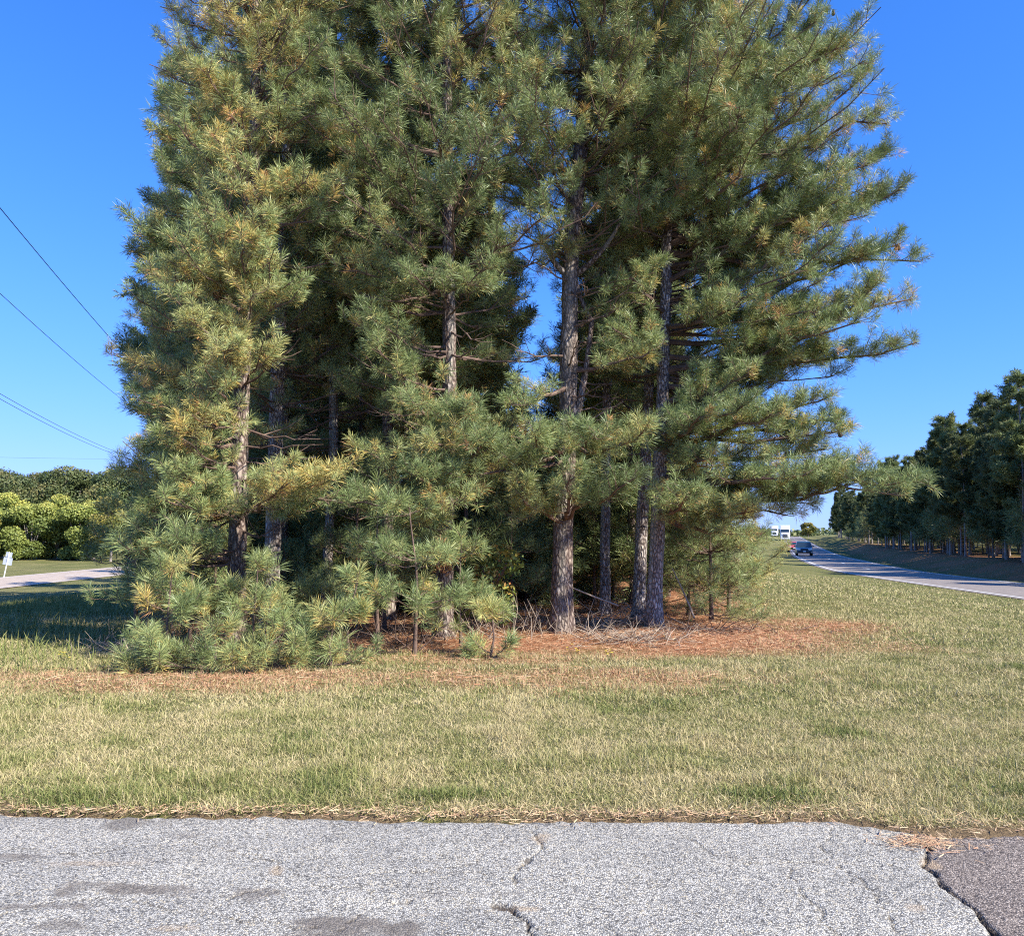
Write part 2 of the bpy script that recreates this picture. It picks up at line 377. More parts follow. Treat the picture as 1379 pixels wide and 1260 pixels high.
st2 = ramp(nt, [(0, (.13, .105, .10)), (.35, (.27, .225, .20)), (.75, (.44, .37, .33)), (1, (.58, .51, .46))]); nt.links.new(sep.outputs[0], st2.inputs[0])
c = mixc(nt, attr(nt, 'patch'), st1.outputs[0], st2.outputs[0])
gap = ramp(nt, [(.3, (1, 1, 1)), (.75, (.36, .36, .37))]); nt.links.new(vo.outputs['Distance'], gap.inputs[0])
gv = mth(nt, 'MULTIPLY', vo.outputs['Distance'], 1.0)
c = mixc(nt, 1.0, c, gap.outputs[0], 'MULTIPLY')
nl = noise(nt, 1.6, 6, texco(nt, .6, 1.6, 1), .65); nr = ramp(nt, [(.3, (.76, .76, .78)), (.7, (1.12, 1.11, 1.1))]); nt.links.new(nl.outputs[0], nr.inputs[0])
c = mixc(nt, 1.0, c, nr.outputs[0], 'MULTIPLY')
c = mixc(nt, 1.0, c, (.87, .855, .785), 'MULTIPLY')
c = mixc(nt, mth(nt, 'MULTIPLY', attr(nt, 'stain'), .85), c, mixc(nt, sep.outputs[1], (.07, .06, .05), (.2, .17, .14)))
c = mixc(nt, mth(nt, 'MULTIPLY', attr(nt, 'dirt'), .6), c, mixc(nt, sep.outputs[2], (.25, .16, .09), (.5, .37, .22)))
c = mixc(nt, attr(nt, 'crack'), c, (.05, .035, .025))
nt.links.new(c, bs.inputs['Base Color']); bs.inputs['Roughness'].default_value = .85; bs.inputs['Specular IOR Level'].default_value = .3
inv = mth(nt, 'SUBTRACT', 1.0, vo.outputs['Distance']); hh = mth(nt, 'ADD', inv, mth(nt, 'MULTIPLY', sep.outputs[1], .8))
bump(nt, hh, bs, 1.0, .004)
M['chip'] = m
n_, k_ = PXg.shape; idx = np.arange(n_*k_).reshape(n_, k_)
Fp = np.stack([idx[:-1, :-1], idx[:-1, 1:], idx[1:, 1:], idx[1:, :-1]], -1).reshape(-1, 4)
me = mesh_np('pavement', np.stack([PXg, PYg, PZg], -1).reshape(-1, 3), Fp, mat=m, smooth=True,
             extra={'patch': patch.ravel(), 'crack': crack.ravel(), 'stain': stain.ravel(), 'dirt': dirt.ravel()})
tag(link('pavement', me), kind='structure')

# ------------------------------------------------------------ the two roads and their lines
def roadmat(name, col):
    m, nt, bs = mat(name); v = texco(nt)
    n1 = noise(nt, 3, 5, v, .7); n2 = noise(nt, 40, 3, v)
    r = ramp(nt, [(.3, tuple(c*.75 for c in col)), (.7, tuple(c*1.2 for c in col))]); nt.links.new(n1.outputs[0], r.inputs[0])
    r2 = ramp(nt, [(.3, (.8,)*3), (.7, (1.2,)*3)]); nt.links.new(n2.outputs[0], r2.inputs[0])
    nt.links.new(mixc(nt, 1.0, r.outputs[0], r2.outputs[0], 'MULTIPLY'), bs.inputs['Base Color'])
    bs.inputs['Roughness'].default_value = .8; bs.inputs['Specular IOR Level'].default_value = .4
    return m
M['road'] = roadmat('grey_asphalt', (.23, .195, .165)); M['road_tan'] = roadmat('pale_asphalt', (.42, .335, .25)); M['shoulder'] = roadmat('gravel_shoulder', (.33, .28, .23))
M['white_line'] = plain('white_road_paint', (.58, .57, .53), .7, nscale=5, amt=.15)
M['yellow_line'] = plain('yellow_road_paint', (.7, .45, .08), .7, nscale=5, amt=.15)
def strip(name, s0, s1, ys, dz, m, left=False):
    n = max(2, int(abs(s1-s0)/1.5)+1); V = []
    for y in ys:
        if left:
            xs = np.linspace(LX0-s0, LX0-s1, n); zz = h(xs, np.full(n, y), False)*0+float(h(np.array([LX0-3.5]), np.array([y]), False)[0])+dz
        else:
            W = float(wid(y))/5.8; xs = float(edge(y))+np.linspace(s0, s1, n)*W; zz = np.full(n, float(zroad(y)))+dz
        V.append(np.stack([xs, np.full(n, y), zz], 1))
    V = np.concatenate(V); idx = np.arange(len(V)).reshape(len(ys), n)
    Fq = np.stack([idx[:-1, :-1], idx[:-1, 1:], idx[1:, 1:], idx[1:, :-1]], -1).reshape(-1, 4)
    if left: Fq = Fq[:, ::-1]
    return V, Fq
ys = np.concatenate([np.arange(-30, 320, 2.0), np.arange(320, 1000, 10.)])
me = mesh_np('road', *strip('r', 0, 5.8, ys, .03, None), mat=M['road']); tag(link('road', me), kind='structure')
parts = [strip('l', .35, .5, ys, .036, None), strip('l', 5.3, 5.45, ys, .036, None)]
for y0 in np.arange(20, 330, 12.): parts.append(strip('l', 2.95, 3.07, np.array([y0, y0+1.5, y0+3.]), .036, None))
me = mesh_np('road_marking', *join(parts), mat=M['white_line']); tag(link('road_marking', me), kind='structure')
ysl = np.arange(-30, 200, 2.0)
me = mesh_np('road', *strip('r', 0, 7.8, ysl, .03, None, True), mat=M['road_tan']); tag(link('road', me), kind='structure')
parts = [strip('l', .5, .64, ysl, .036, None, True), strip('l', 7.1, 7.24, ysl, .036, None, True)]
for y0 in np.arange(-20, 190, 12.): parts.append(strip('l', 3.8, 3.94, np.array([y0, y0+1.5, y0+3.]), .036, None, True))
me = mesh_np('road_marking', *join(parts), mat=M['white_line']); tag(link('road_marking', me), kind='structure')

# ------------------------------------------------------------ grass, straw
def blades(x, y, L, wd, tone, lean, flat=False, rs=rng):
    n = len(x); z = h(x, y)
    az = rs.uniform(0, 2*math.pi, n); ln = np.clip(rs.normal(lean, .4, n), .05, 1.5)
    d = np.stack([np.cos(az)*np.sin(ln), np.sin(az)*np.sin(ln), np.cos(ln)], 1)
    b = rs.uniform(0, 2*math.pi, n); side = np.stack([np.cos(b), np.sin(b), np.zeros(n)], 1)
    o = np.stack([x, y, z-.004], 1)
    mid = o+d*(L*.55)[:, None]; dr = d.copy(); dr[:, 2] -= .5; tip = mid+nrm(dr)*(L*.5)[:, None]
    tip[:, 2] = np.maximum(tip[:, 2], z+.004)
    sw = side*(wd/2)[:, None]
    V = np.stack([o-sw, o+sw, mid+sw*.8, mid-sw*.8, tip], 1).reshape(-1, 3)
    i = np.arange(n)*5
    q = np.stack([i, i+1, i+2, i+3], 1); t = np.stack([i+3, i+2, i+4], 1)
    return V, q, t, np.repeat(tone, 5)
def scatter(n, y0, y1, k=.70, pad=.6, p=1.0):
    y = y0+(y1-y0)*rng.uniform(0, 1, n)**p
    hw = k*y+pad; x = rng.uniform(-1, 1, n)*hw
    return x, y
allV = []; allq = []; allt = []; allT = []; off = 0
def add_blades(*a, **kw):
    global off
    V, q, t, T = blades(*a, **kw); allV.append(V); allq.append(q+off); allt.append(t+off); allT.append(T); off += len(V)
for (n, y0, y1, L0, L1, w0) in [(330000, 4.5, 7.2, .035, .085, .0042), (260000, 7.2, 11, .04, .09, .006), (210000, 11, 20, .045, .10, .010), (120000, 20, 45, .06, .13, .022)]:
    x, y = scatter(n, y0, y1)
    e = y-pave_y(x)
    s = x-edge(y)
    sm = strawmask(x, y); ig = in_grove(x, y)
    keep = (e > -.03+.05*rng.uniform(0, 1, n)) & (rng.uniform(0, 1, n) > ig*.97) & (s < -.2) & (x > LX0+.2) & (rng.uniform(0, 1, n) > sm*.45)
    keep &= (rng.uniform(0, 1, n) < .45+1.0*sstep(0, .4, e))
    x, y, e, sm = x[keep], y[keep], e[keep], sm[keep]; n = len(x)
    g1 = fbm(x/1.1, y/1.5, 61, 5); g2 = fbm(x/.28, y/.28, 62, 3)
    clump = sstep(.5, .68, fbm(x/.5, y/.35, 63))
    near = 1-sstep(.3, 1.3, e+(g1-.5)*.8)                       # matted runners along the pavement edge
    tone = .67+(g1-.5)*.40+(g2-.5)*.7+rng.normal(0, .24, n)-.10*clump-.12*near*clump
    tone = np.where((tone > .8) & (sm < .3), .8, tone)
    tone = np.where(rng.uniform(0, 1, n) < sm*.85, .9+rng.uniform(0, .1, n), tone)
    L = rng.uniform(L0, L1, n)**1.0*(.7+.6*g2+.5*clump)*(1+.35*near)*.72
    lean = 1.08-.3*clump+.1*near
    add_blades(x, y, L, np.full(n, w0)*rng.uniform(.6, 1.3, n), np.clip(tone, 0, 1), lean)
for (cx_, cy_, rx_, ry_, n_) in [(5.85, 9.35, .55, .22, 3500), (1.55, 4.98, .35, .12, 1400), (3.2, 5.05, .3, .12, 1300), (-.4, 4.98, .3, .08, 1500), (-2.6, 5.0, .4, .08, 1800), (.9, 7.2, .35, .2, 500), (2.6, 6.4, .3, .2, 600), (-1.6, 6.2, .3, .2, 1200), (2.9, 8.2, .5, .25, 700)]:
    x = rng.normal(cx_, rx_*.5, n_); y = rng.normal(cy_, ry_*.5, n_); k = y > pave_y(x)+.02; x, y = x[k], y[k]; n = len(x)
    add_blades(x, y, rng.uniform(.03, .085, n), np.full(n, .006), np.clip(rng.normal(.2, .17, n), 0, .7), np.full(n, .75))
# seed stalks and weeds that stick up, and rank grass in the shade on the left
x, y = scatter(7000, 4.9, 16); k = (y-pave_y(x) > .3) & (in_grove(x, y) < .3); x, y = x[k], y[k]; n = len(x)
add_blades(x, y, rng.uniform(.08, .2, n), np.full(n, .0035), np.clip(rng.normal(.65, .12, n), 0, .82), np.full(n, .5))
x = rng.uniform(-22, -2.5, 60000); y = rng.uniform(9.2, 32, 60000); k = (x/y < -.36) & (fbm(x/1.2, y/.9, 64) > .42); x, y = x[k], y[k]; n = len(x)
add_blades(x, y, rng.uniform(.10, .26, n), np.full(n, .013), np.clip(rng.normal(.28, .16, n), 0, .8), np.full(n, .45))
Vv = np.concatenate(allV); me = mesh_np('grass', Vv, [np.concatenate(allq), np.concatenate(allt)], np.concatenate(allT), M['grass'])
tag(link('grass', me), 'mown verge grass mixed green and straw coloured between the pavement and the pines', 'grass', kind='stuff')

def litter(x, y, L, wd, tone, lift=.012, z=None):
    n = len(x); az = rng.uniform(0, math.pi, n); z = (h(x, y) if z is None else z)+rng.uniform(.004, lift, n)
    d = np.stack([np.cos(az), np.sin(az), rng.normal(0, .12, n)], 1)*(L/2)[:, None]
    s = np.stack([-np.sin(az), np.cos(az), rng.normal(0, .5, n)], 1)*(wd/2)[:, None]
    o = np.stack([x, y, z+np.abs(d[:, 2])], 1)
    V = np.stack([o-d-s, o-d+s, o+d+s, o+d-s], 1).reshape(-1, 3)
    return V, (np.arange(n)[:, None]*4+np.arange(4)[None]), np.repeat(tone, 4)
x1, y1 = scatter(330000, 7.4, 22, .5); k = rng.uniform(0, 1, len(x1)) < strawmask(x1, y1)**2.2*.6; x1, y1 = x1[k], y1[k]; n = len(x1)
a1 = litter(x1, y1, rng.uniform(.05, .11, n), np.full(n, .0035), rng.uniform(0, 1, n)**.8, .05)
x2 = rng.uniform(-4, 4, 3000); e2 = np.abs(rng.normal(0, .06, 3000))*(.5+1.2*vnoise(x2*3, x2*0, 91))*np.sign(rng.uniform(-.6, 1, 3000)); e2 = e2*(1+1.6*sstep(1.4, 2.4, x2))+sstep(1.6, 2.4, x2)*.05; y2 = pave_y(x2)+e2
n = len(x2); a2 = litter(x2, y2, rng.uniform(.02, .07, n), np.full(n, .003), rng.uniform(.7, 1, n), .02, np.where(e2 < 0, .004, h(x2, y2)))
sx, sy = P_ground(1240, 1135); x3 = rng.normal(sx, .10, 300); y3 = rng.normal(sy, .06, 300); a3 = litter(x3, y3, rng.uniform(.02, .08, 300), np.full(300, .003), rng.uniform(.6, 1, 300), .008, np.zeros(300))
V = np.concatenate([a1[0], a2[0], a3[0]]); Fq = np.concatenate([a1[1], a2[1]+len(a1[0]), a3[1]+len(a1[0])+len(a2[0])])
me = mesh_np('pine_straw', V, Fq, np.concatenate([a1[2], a2[2], a3[2]]), M['straw'])
tag(link('pine_straw', me), 'rust coloured fallen pine needles strewn under the trees and along the pavement edge', 'pine straw', kind='stuff')

# ------------------------------------------------------------ pine foliage
def needles(c, a, s, tone, K, wd, rs, spread=.85):
    K = int(K*1.2); n = len(c); N = n*K
    C = np.repeat(c, K, 0); A = np.repeat(a, K, 0); S = np.repeat(s, K); T = np.repeat(tone, K)
    u = rs.uniform(0, 1, N)
    rnd = nrm(rs.normal(0, 1, (N, 3))); perp = nrm(rnd-(rnd*A).sum(1, keepdims=True)*A)
    fwd = (1.15-1.15*u)+rs.normal(0, .18, N)
    d = nrm(A*fwd[:, None]+perp*spread)
    o = C-A*(u*1.05*S)[:, None]
    L = S*rs.uniform(.75, 1.15, N)*(.8+.35*(1-u))
    side = nrm(np.cross(d, rs.normal(0, 1, (N, 3))))*(wd/2)
    tip = o+d*L[:, None]; tip[:, 2] -= .10*L
    V = np.stack([o-side*.8, o+side*.8, tip-side*.0], 1)
    mid = o+d*(L*.6)[:, None]; mid[:, 2] -= .02*L
    V = np.stack([o-side, mid+side, tip, mid-side], 1).reshape(-1, 3)
    T2 = T+.45*(u > .74)*(rs.uniform(0, 1, N) < .55)*rs.uniform(.3, 1, N)+rs.normal(0, .07, N)
    return V, (np.arange(N)[:, None]*4+np.arange(4)[None]), np.repeat(np.clip(T2, 0, 1), 4)

def bez(p0, c, p1, t):
    t = t[:, None]; return (1-t)**2*p0+2*t*(1-t)*c+t*t*p1

def foliage(name, boughs, rs, K=46, wd=.008, S=.17, dens=1.0, tone0=.28, yellow=.12, parent=None, nm='needle', twigmat='twig', detail=True, nseg=7, hi_lod=None, dead_p=.014):
    """boughs: rows of (p0, p1, radius, sag, pad, tone, bare). Builds the limbs and the needle clusters of one tree"""
    B = len(boughs)
    P0 = np.array([b[0] for b in boughs]); P1 = np.array([b[1] for b in boughs]); rad = np.array([b[2] for b in boughs])
    sag = np.array([b[3] for b in boughs]); pad = np.array([b[4] for b in boughs]); bt = np.array([b[5] for b in boughs]); bare = np.array([b[6] for b in boughs])
    L = np.linalg.norm(P1-P0, axis=1)
    Cc = (P0+P1)/2; Cc[:, 2] -= sag*L; Cc += rs.normal(0, .05, (B, 3))*L[:, None]
    parts = []
    tk = np.linspace(0, 1, nseg+1)
    pts = np.stack([bez(P0, Cc, P1, np.full(B, t)) for t in tk], 1)            # B, n, 3
    jit = rs.normal(0, .018, pts.shape)*L[:, None, None]*np.minimum(1, tk*3)[None, :, None]*(1 if detail else .3); pts = pts+jit
    for i in range(nseg):
        r0 = rad*(1-tk[i]*.85)+.003; r1 = rad*(1-tk[i+1]*.85)+.003
        parts.append(segs(pts[:, i], pts[:, i+1], r0, r1, 6 if detail else 3))
    # branchlets
    dn = np.array([b[7] if len(b) > 7 else 1. for b in boughs])
    cnt = np.maximum(2, (L*(.75)/.1*dens*dn*np.where(bare > .5, .5, 1))).astype(int)
    bi = np.repeat(np.arange(B), cnt)
    start = np.where(bare > .5, .25, np.where(dn > 1.5, .25, .13))[bi]
    t = start+(1-start)*rs.uniform(0, 1, len(bi))**.8
    fi = t*nseg; ii = np.minimum(fi.astype(int), nseg-1); fr = (fi-ii)[:, None]
    q0 = pts[bi, ii]*(1-fr)+pts[bi, ii+1]*fr
    tang = nrm(pts[bi, ii+1]-pts[bi, ii])
    up = np.array([0, 0, 1.])
    sd = nrm(np.cross(tang, up))*np.sign(rs.uniform(-1, 1, len(bi)))[:, None]
    d = nrm(sd*rs.uniform(.3, 1, len(bi))[:, None]+tang*rs.uniform(.3, 1.0, len(bi))[:, None]+up*rs.normal(.22, .28, len(bi))[:, None])
    bl = pad[bi]*rs.uniform(.35, 1, len(bi))*(.35+.8*(1-t))
    q1 = q0+d*bl[:, None]; q1[:, 2] += .12*bl
    qm = (q0+q1)/2+rs.normal(0, .04, q0.shape)*bl[:, None]; qm[:, 2] -= .04*bl
    k = 4 if detail else 3
    rr = np.minimum(.012, .004+bl*.008)*(1 if detail else 1.4)
    parts.append(segs(q0, qm, rr, rr*.75, k)); parts.append(segs(qm, q1, rr*.75, rr*.45, k))
    # shoots
    liv = bare[bi] < .5
    b0, b1, bd, bb, ll = q0[liv], q1[liv], d[liv], bi[liv], bl[liv]
    m_ = np.maximum(2, (ll/.125*1.15*dens**.5)).astype(int); j = np.repeat(np.arange(len(b0)), m_)
    first = np.concatenate([[True], j[1:] != j[:-1]]) if len(j) else np.zeros(0, bool)
    u = np.where(first, 1.0, rs.uniform(.2, .97, len(j)))
    base = b0[j]*(1-u)[:, None]+b1[j]*u[:, None]
    lat = nrm(np.cross(bd[j], up)+1e-6)*rs.uniform(-1, 1, len(j))[:, None]
    ax = nrm(bd[j]*.55+lat*np.where(first, .15, .8)[:, None]+up*rs.uniform(.2, 1.1, len(j))[:, None]+rs.normal(0, .2, (len(j), 3)))
    sl = np.where(first, .05, rs.uniform(.06, .2, len(j)))
    cc = base+ax*sl[:, None]
    parts.append(segs(base, cc, np.full(len(j), .004 if detail else .008), np.full(len(j), .004 if detail else .006), 3))
    s = S*rs.uniform(.6, 1.25, len(j))
    clus = rs.normal(0, .1, B)[bb[j]]+bt[bb[j]]
    tone = tone0+clus+rs.normal(0, .09, len(j))
    old = rs.uniform(0, 1, len(j)) < yellow*(.4+.6*(clus > 0.05)); tone = np.where(old, rs.uniform(.6, .82, len(j)), tone)
    dead = rs.uniform(0, 1, len(j)) < dead_p; tone = np.where(dead, rs.uniform(.86, 1, len(j)), tone)
    V, Fq = join(parts)
    link('limbs', mesh_np(name+'_limbs', V, Fq, mat=M[twigmat]), parent)
    if len(cc):
        if hi_lod is not None:
            lo = cc[:, 2] > hi_lod; mk = [(~lo, K, wd, 1), (lo, max(8, K//4), wd*2.4, 1)]
        else: mk = [(np.ones(len(cc), bool), K, wd, 1)]
        VV = []; FF = []; TT = []; o = 0
        for mm, kk, ww, _ in mk:
            if not mm.any(): continue
            V, Fq, T = needles(cc[mm], ax[mm], s[mm], tone[mm], kk, ww, rs); VV.append(V); FF.append(Fq+o); TT.append(T); o += len(V)
        link('crown', mesh_np(name+'_needles', np.concatenate(VV), np.concatenate(FF), np.concatenate(TT), M[nm]), parent)
    return len(cc), pts

def trunkpts(path, r0, r1, n=44):
    path = np.asarray(path, float); s = np.r_[0, np.cumsum(np.linalg.norm(np.diff(path, axis=0), axis=1))]
    t = np.linspace(0, s[-1], n); p = np.stack([np.interp(t, s, path[:, i]) for i in range(3)], 1)
    for i in range(2): p[:, i] = smo(p[:, i], 7)
    r = r0+(r1-r0)*(t/s[-1])**.9; r = r*(1+.45*np.exp(-t/.22))
    return p, r
def zone(path, z0, z1, n, az, spread, l0, l1, rise=.25, sag=.12, rad=.02, pad=.75, tone=0., bare=0, rs=rng):
    """n boughs leaving the trunk between heights z0 and z1 towards azimuth az (0 = towards the sun side, -90 = towards the pavement)"""
    out = []
    for i in range(n):
        z = z0+(z1-z0)*(i+rs.uniform(0, 1))/n
        if not bare: z = min(z1, max(z0, round(z/.62)*.62+rs.normal(0, .05)))
        p0 = np.array([np.interp(z, path[:, 2], path[:, k]) for k in range(3)]); p0[2] = z
        a = R(az+rs.uniform(-spread, spread)); fr = (z-z0)/max(z1-z0, .01)
        L = (l0+(l1-l0)*fr)*rs.uniform(.75, 1.08)
        ri = rise+rs.normal(0, .17)
        p1 = p0+np.array([math.cos(a), math.sin(a), ri])*L
        out.append((p0, p1, rad*(.6+.15*L), sag*rs.uniform(.4, 1.6), pad*rs.uniform(.8, 1.2), tone+rs.normal(0, .04), bare))
    return out
def spec(path, sx, sy, pts, sag=.1, rad=.04, pad=.8, tone=0.):
    """one bough from trunk height seen at row sy to the point pts=(px,py,Y)"""
    Yt = float(path[0, 1]); z = P(sx, sy, Yt)[2]
    p0 = np.array([np.interp(z, path[:, 2], path[:, k]) for k in range(3)]); p0[2] = z
    return (p0, P(*pts), rad, sag, pad, tone, 0, 1.9)

def pine(label, basepx, Yb, toppx, H, r0, zones, specs=(), barkm='bark', K=54, seed=1, mid=None, tone0=.28, yellow=.04, name='pine_tree', S=.14, r1=.03, wd=.005, fork=None, cones=False, hi=11.6, cat='pine tree', dens=1.0):
    rs = np.random.default_rng(seed)
    bx = (basepx-689.5)/F*Yb*1.0; bz = float(h(np.array([bx]), np.array([Yb]))[0])-.08
    t5 = P(toppx, 300, Yb); tz = bz+H
    dxdz = (t5[0]-bx)/(t5[2]-bz)
    path = np.array([[bx, Yb, bz], [bx+dxdz*H*.25+rs.normal(0, .05), Yb, bz+H*.25], [bx+dxdz*H*.5+rs.normal(0, .08), Yb+rs.normal(0, .05), bz+H*.5], [bx+dxdz*H, Yb, tz]])
    if mid: path = np.array([[bx, Yb, bz]]+[list(P(px, py, Yb)) for px, py in mid]+[[bx+dxdz*H, Yb, tz]])
    p, r = trunkpts(path, r0, r1)
    root = thing(name, label, cat, (0, 0, 0))
    root.location = (bx, Yb, bz)
    root.matrix_world = Matrix.Translation((bx, Yb, bz))
    V, Fq = tube(p, r, 16, .13, seed)
    ex = []
    if fork:
        for (x0, y0, x1, y1, dy, rr) in fork:
            a = P(x0, y0, Yb); b = P(x1, y1, Yb+dy); c = (a+b)/2+np.array([.08*np.sign(b[0]-a[0]), 0, -.12*np.linalg.norm(b-a)])
            pp = bez(a, c, b, np.linspace(0, 1, 14)); ex.append(tube(pp, np.linspace(rr, rr*.45, 14), 10, .1, seed+3))
    V, Fq = join([(V, Fq)]+ex)
    tr = link('trunk', mesh_np('trunk', V-np.array([bx, Yb, bz]), Fq, mat=M[barkm], smooth=True), root)
    bo = []
    for z in zones: bo += zone(p, *z[0], rs=rs, **z[1])
    for s_ in specs: bo.append(spec(p, *s_[0], **s_[1]))
    base = np.array([bx, Yb, bz])
    bo = [(b[0]-base, b[1]-base, *b[2:]) for b in bo]
    n, pts = foliage(name, bo, rs, K=K, wd=wd, S=S, tone0=tone0, yellow=yellow, parent=root, hi_lod=(hi-bz), dens=dens)
    print(label[:40], len(bo), 'boughs', n, 'shoots')
    return root, pts
def Zn(z0, z1, n, az, sp, l0, l1, **k): return ((z0, z1, n, az, sp, l0, l1), k)

# ---- front row
pine('big yellowing pine at the road side of the grove, foliage down to the grass', 322, 11.6, 330, 15.5, .14,
     [Zn(.4, 3.2, 40, -150, 60, 1.4, 1.5, rise=.1, pad=.6), Zn(3.2, 14.8, 105, -115, 85, 1.65, 1.1, rise=.25, pad=.7, tone=.05), Zn(5.5, 14.8, 60, 40, 90, 1.8, 1.0, rise=.2), Zn(1.2, 5.5, 16, 130, 50, 1.5, 1.6, rise=.2),
      Zn(1.5, 4, 12, -60, 60, 1.2, 1.2, bare=1, rise=.05)],
     [((330, 690), (250, 640, 10.4)), ((330, 690), (380, 655, 10.1)), ((330, 680), (520, 680, 10.3)), ((330, 670), (455, 640, 10.2)), ((330, 600), (235, 580, 10.6)),
      ((330, 420), (240, 350, 10.4)), ((330, 420), (330, 330, 10.2)), ((330, 500), (260, 430, 10.3)), ((330, 520), (300, 470, 10.2)), ((330, 260), (240, 170, 10.6)), ((330, 280), (300, 120, 10.6))] and
     [(a, dict(pad=.8, tone=.10, rad=.035)) for a in [(330, 690, (250, 640, 10.4)), (330, 690, (380, 655, 10.1)), (330, 680, (520, 680, 10.3)), (330, 670, (455, 640, 10.2)), (330, 600, (235, 580, 10.6)),
      (330, 420, (240, 350, 10.4)), (330, 420, (330, 330, 10.2)), (330, 500, (260, 430, 10.3)), (330, 520, (300, 470, 10.2)), (330, 260, (240, 170, 10.6)), (330, 280, (300, 120, 10.6))]],
     seed=11, yellow=.14, tone0=.36, K=56)
pine('pine with a thick pale scaly trunk bare below the low boughs', 369, 13.6, 378, 16, .145,
     [Zn(3.6, 15.5, 66, -60, 80, 1.9, 1.3, rise=.3), Zn(3.0, 15.5, 50, 100, 90, 1.9, 1.0), Zn(2.2, 5, 14, -70, 100, 1.3, 1.4, bare=1, rise=0)], seed=12, barkm='bark_grey', K=46, yellow=.06)
pine('slim grey trunked pine in the shade between the left hand boughs', 440, 14.8, 452, 15, .10,
     [Zn(3.8, 14.5, 70, -80, 90, 1.7, 1.0, rise=.3), Zn(2.5, 14.5, 45, 90, 90, 1.8, 1.0), Zn(2, 5.5, 16, -60, 110, 1.2, 1.6, bare=1, rise=0)], seed=13, barkm='bark_grey', K=42)
pine('pine with a dead rust coloured tuft on its trunk and saplings hiding its base', 598, 12.2, 606, 17, .135,
     [Zn(5.4, 16.2, 80, -85, 95, 2.5, 1.4, rise=.3, pad=.9), Zn(3.4, 6, 14, -160, 45, 1.8, 2.2, rise=.2), Zn(7.2, 16, 20, -12, 30, 2.1, 1.3, rise=.35), Zn(2.6, 16.2, 52, 100, 90, 2.2, 1.3), Zn(2.5, 5.5, 14, -150, 90, 1.1, 1.5, bare=1, rise=.05)],
     [(a, dict(pad=.8, rad=.035, tone=.02)) for a in [(598, 640, (500, 610, 10.9)), (598, 650, (560, 640, 10.6)), (598, 560, (620, 560, 10.8)), (600, 720, (560, 700, 10.9)), (600, 640, (650, 600, 10.7)), (600, 600, (590, 600, 10.6)), (600, 650, (612, 680, 10.7)), (600, 720, (575, 755, 10.9)), (602, 560, (555, 540, 10.8)), (603, 400, (560, 375, 10.7)), (603, 390, (645, 365, 10.7)), (602, 600, (630, 560, 10.9))]],
     seed=14, barkm='bark', K=52)
pine('tallest dark trunked pine, forked high up, standing on rust coloured straw', 755, 12.9, 772, 18, .175,
     [Zn(6.1, 17.2, 88, -90, 95, 2.7, 1.4, rise=.35, pad=.95), Zn(6, 17.2, 44, 60, 60, 2.4, 1.3, rise=.3), Zn(4.2, 6.2, 9, 15, 45, 1.3, 1.8, rise=.25, pad=.7), Zn(6.8, 16.8, 26, -172, 30, 2.2, 1.3, rise=.35, pad=.9), Zn(3.2, 6.5, 16, -60, 120, .9, 1.5, bare=1, rise=.05)],
     [(a, dict(pad=.75, rad=.035, tone=.03)) for a in [(768, 520, (690, 545, 11.6)), (768, 500, (880, 470, 12.2)), (766, 610, (610, 640, 10.9)), (760, 700, (700, 655, 11.2)), (760, 700, (765, 640, 10.9)), (760, 700, (850, 645, 11.1)), (760, 620, (640, 595, 10.9)), (760, 610, (720, 590, 10.8)), (760, 600, (800, 585, 10.8)), (760, 600, (870, 580, 11.0))]],
     seed=15, barkm='bark', K=54, mid=[(758, 700), (765, 560), (767, 420), (766, 350), (778, 250), (790, 120)], r1=.05,
     fork=[(766, 590, 797, 430, 0, .08), (797, 434, 770, 345, 0, .045), (766, 372, 735, 330, -.2, .06), (775, 370, 835, 300, -.5, .055)])
pine('narrow grey pine between the dark forked pine and the pale pair', 813, 15.6, 822, 15, .105,
     [Zn(6.5, 14.5, 36, -90, 120, 1.8, 1.0, rise=.3), Zn(3.0, 14.5, 44, 70, 75, 2.0, 1.0), Zn(3, 6.5, 14, -30, 150, .8, 1.3, bare=1, rise=.1)], seed=16, barkm='bark_grey', K=40)
pine('rear trunk of the pale pair, rough bark with lichen near its foot', 856, 14.6, 878, 16, .12,
     [Zn(6.6, 15.4, 55, -80, 110, 2.0, 1.2, rise=.3), Zn(3.5, 15.4, 45, 80, 80, 2.2, 1.2), Zn(2.6, 6.5, 12, -40, 150, .8, 1.4, bare=1, rise=.1)], seed=17, barkm='bark_grey', K=42)
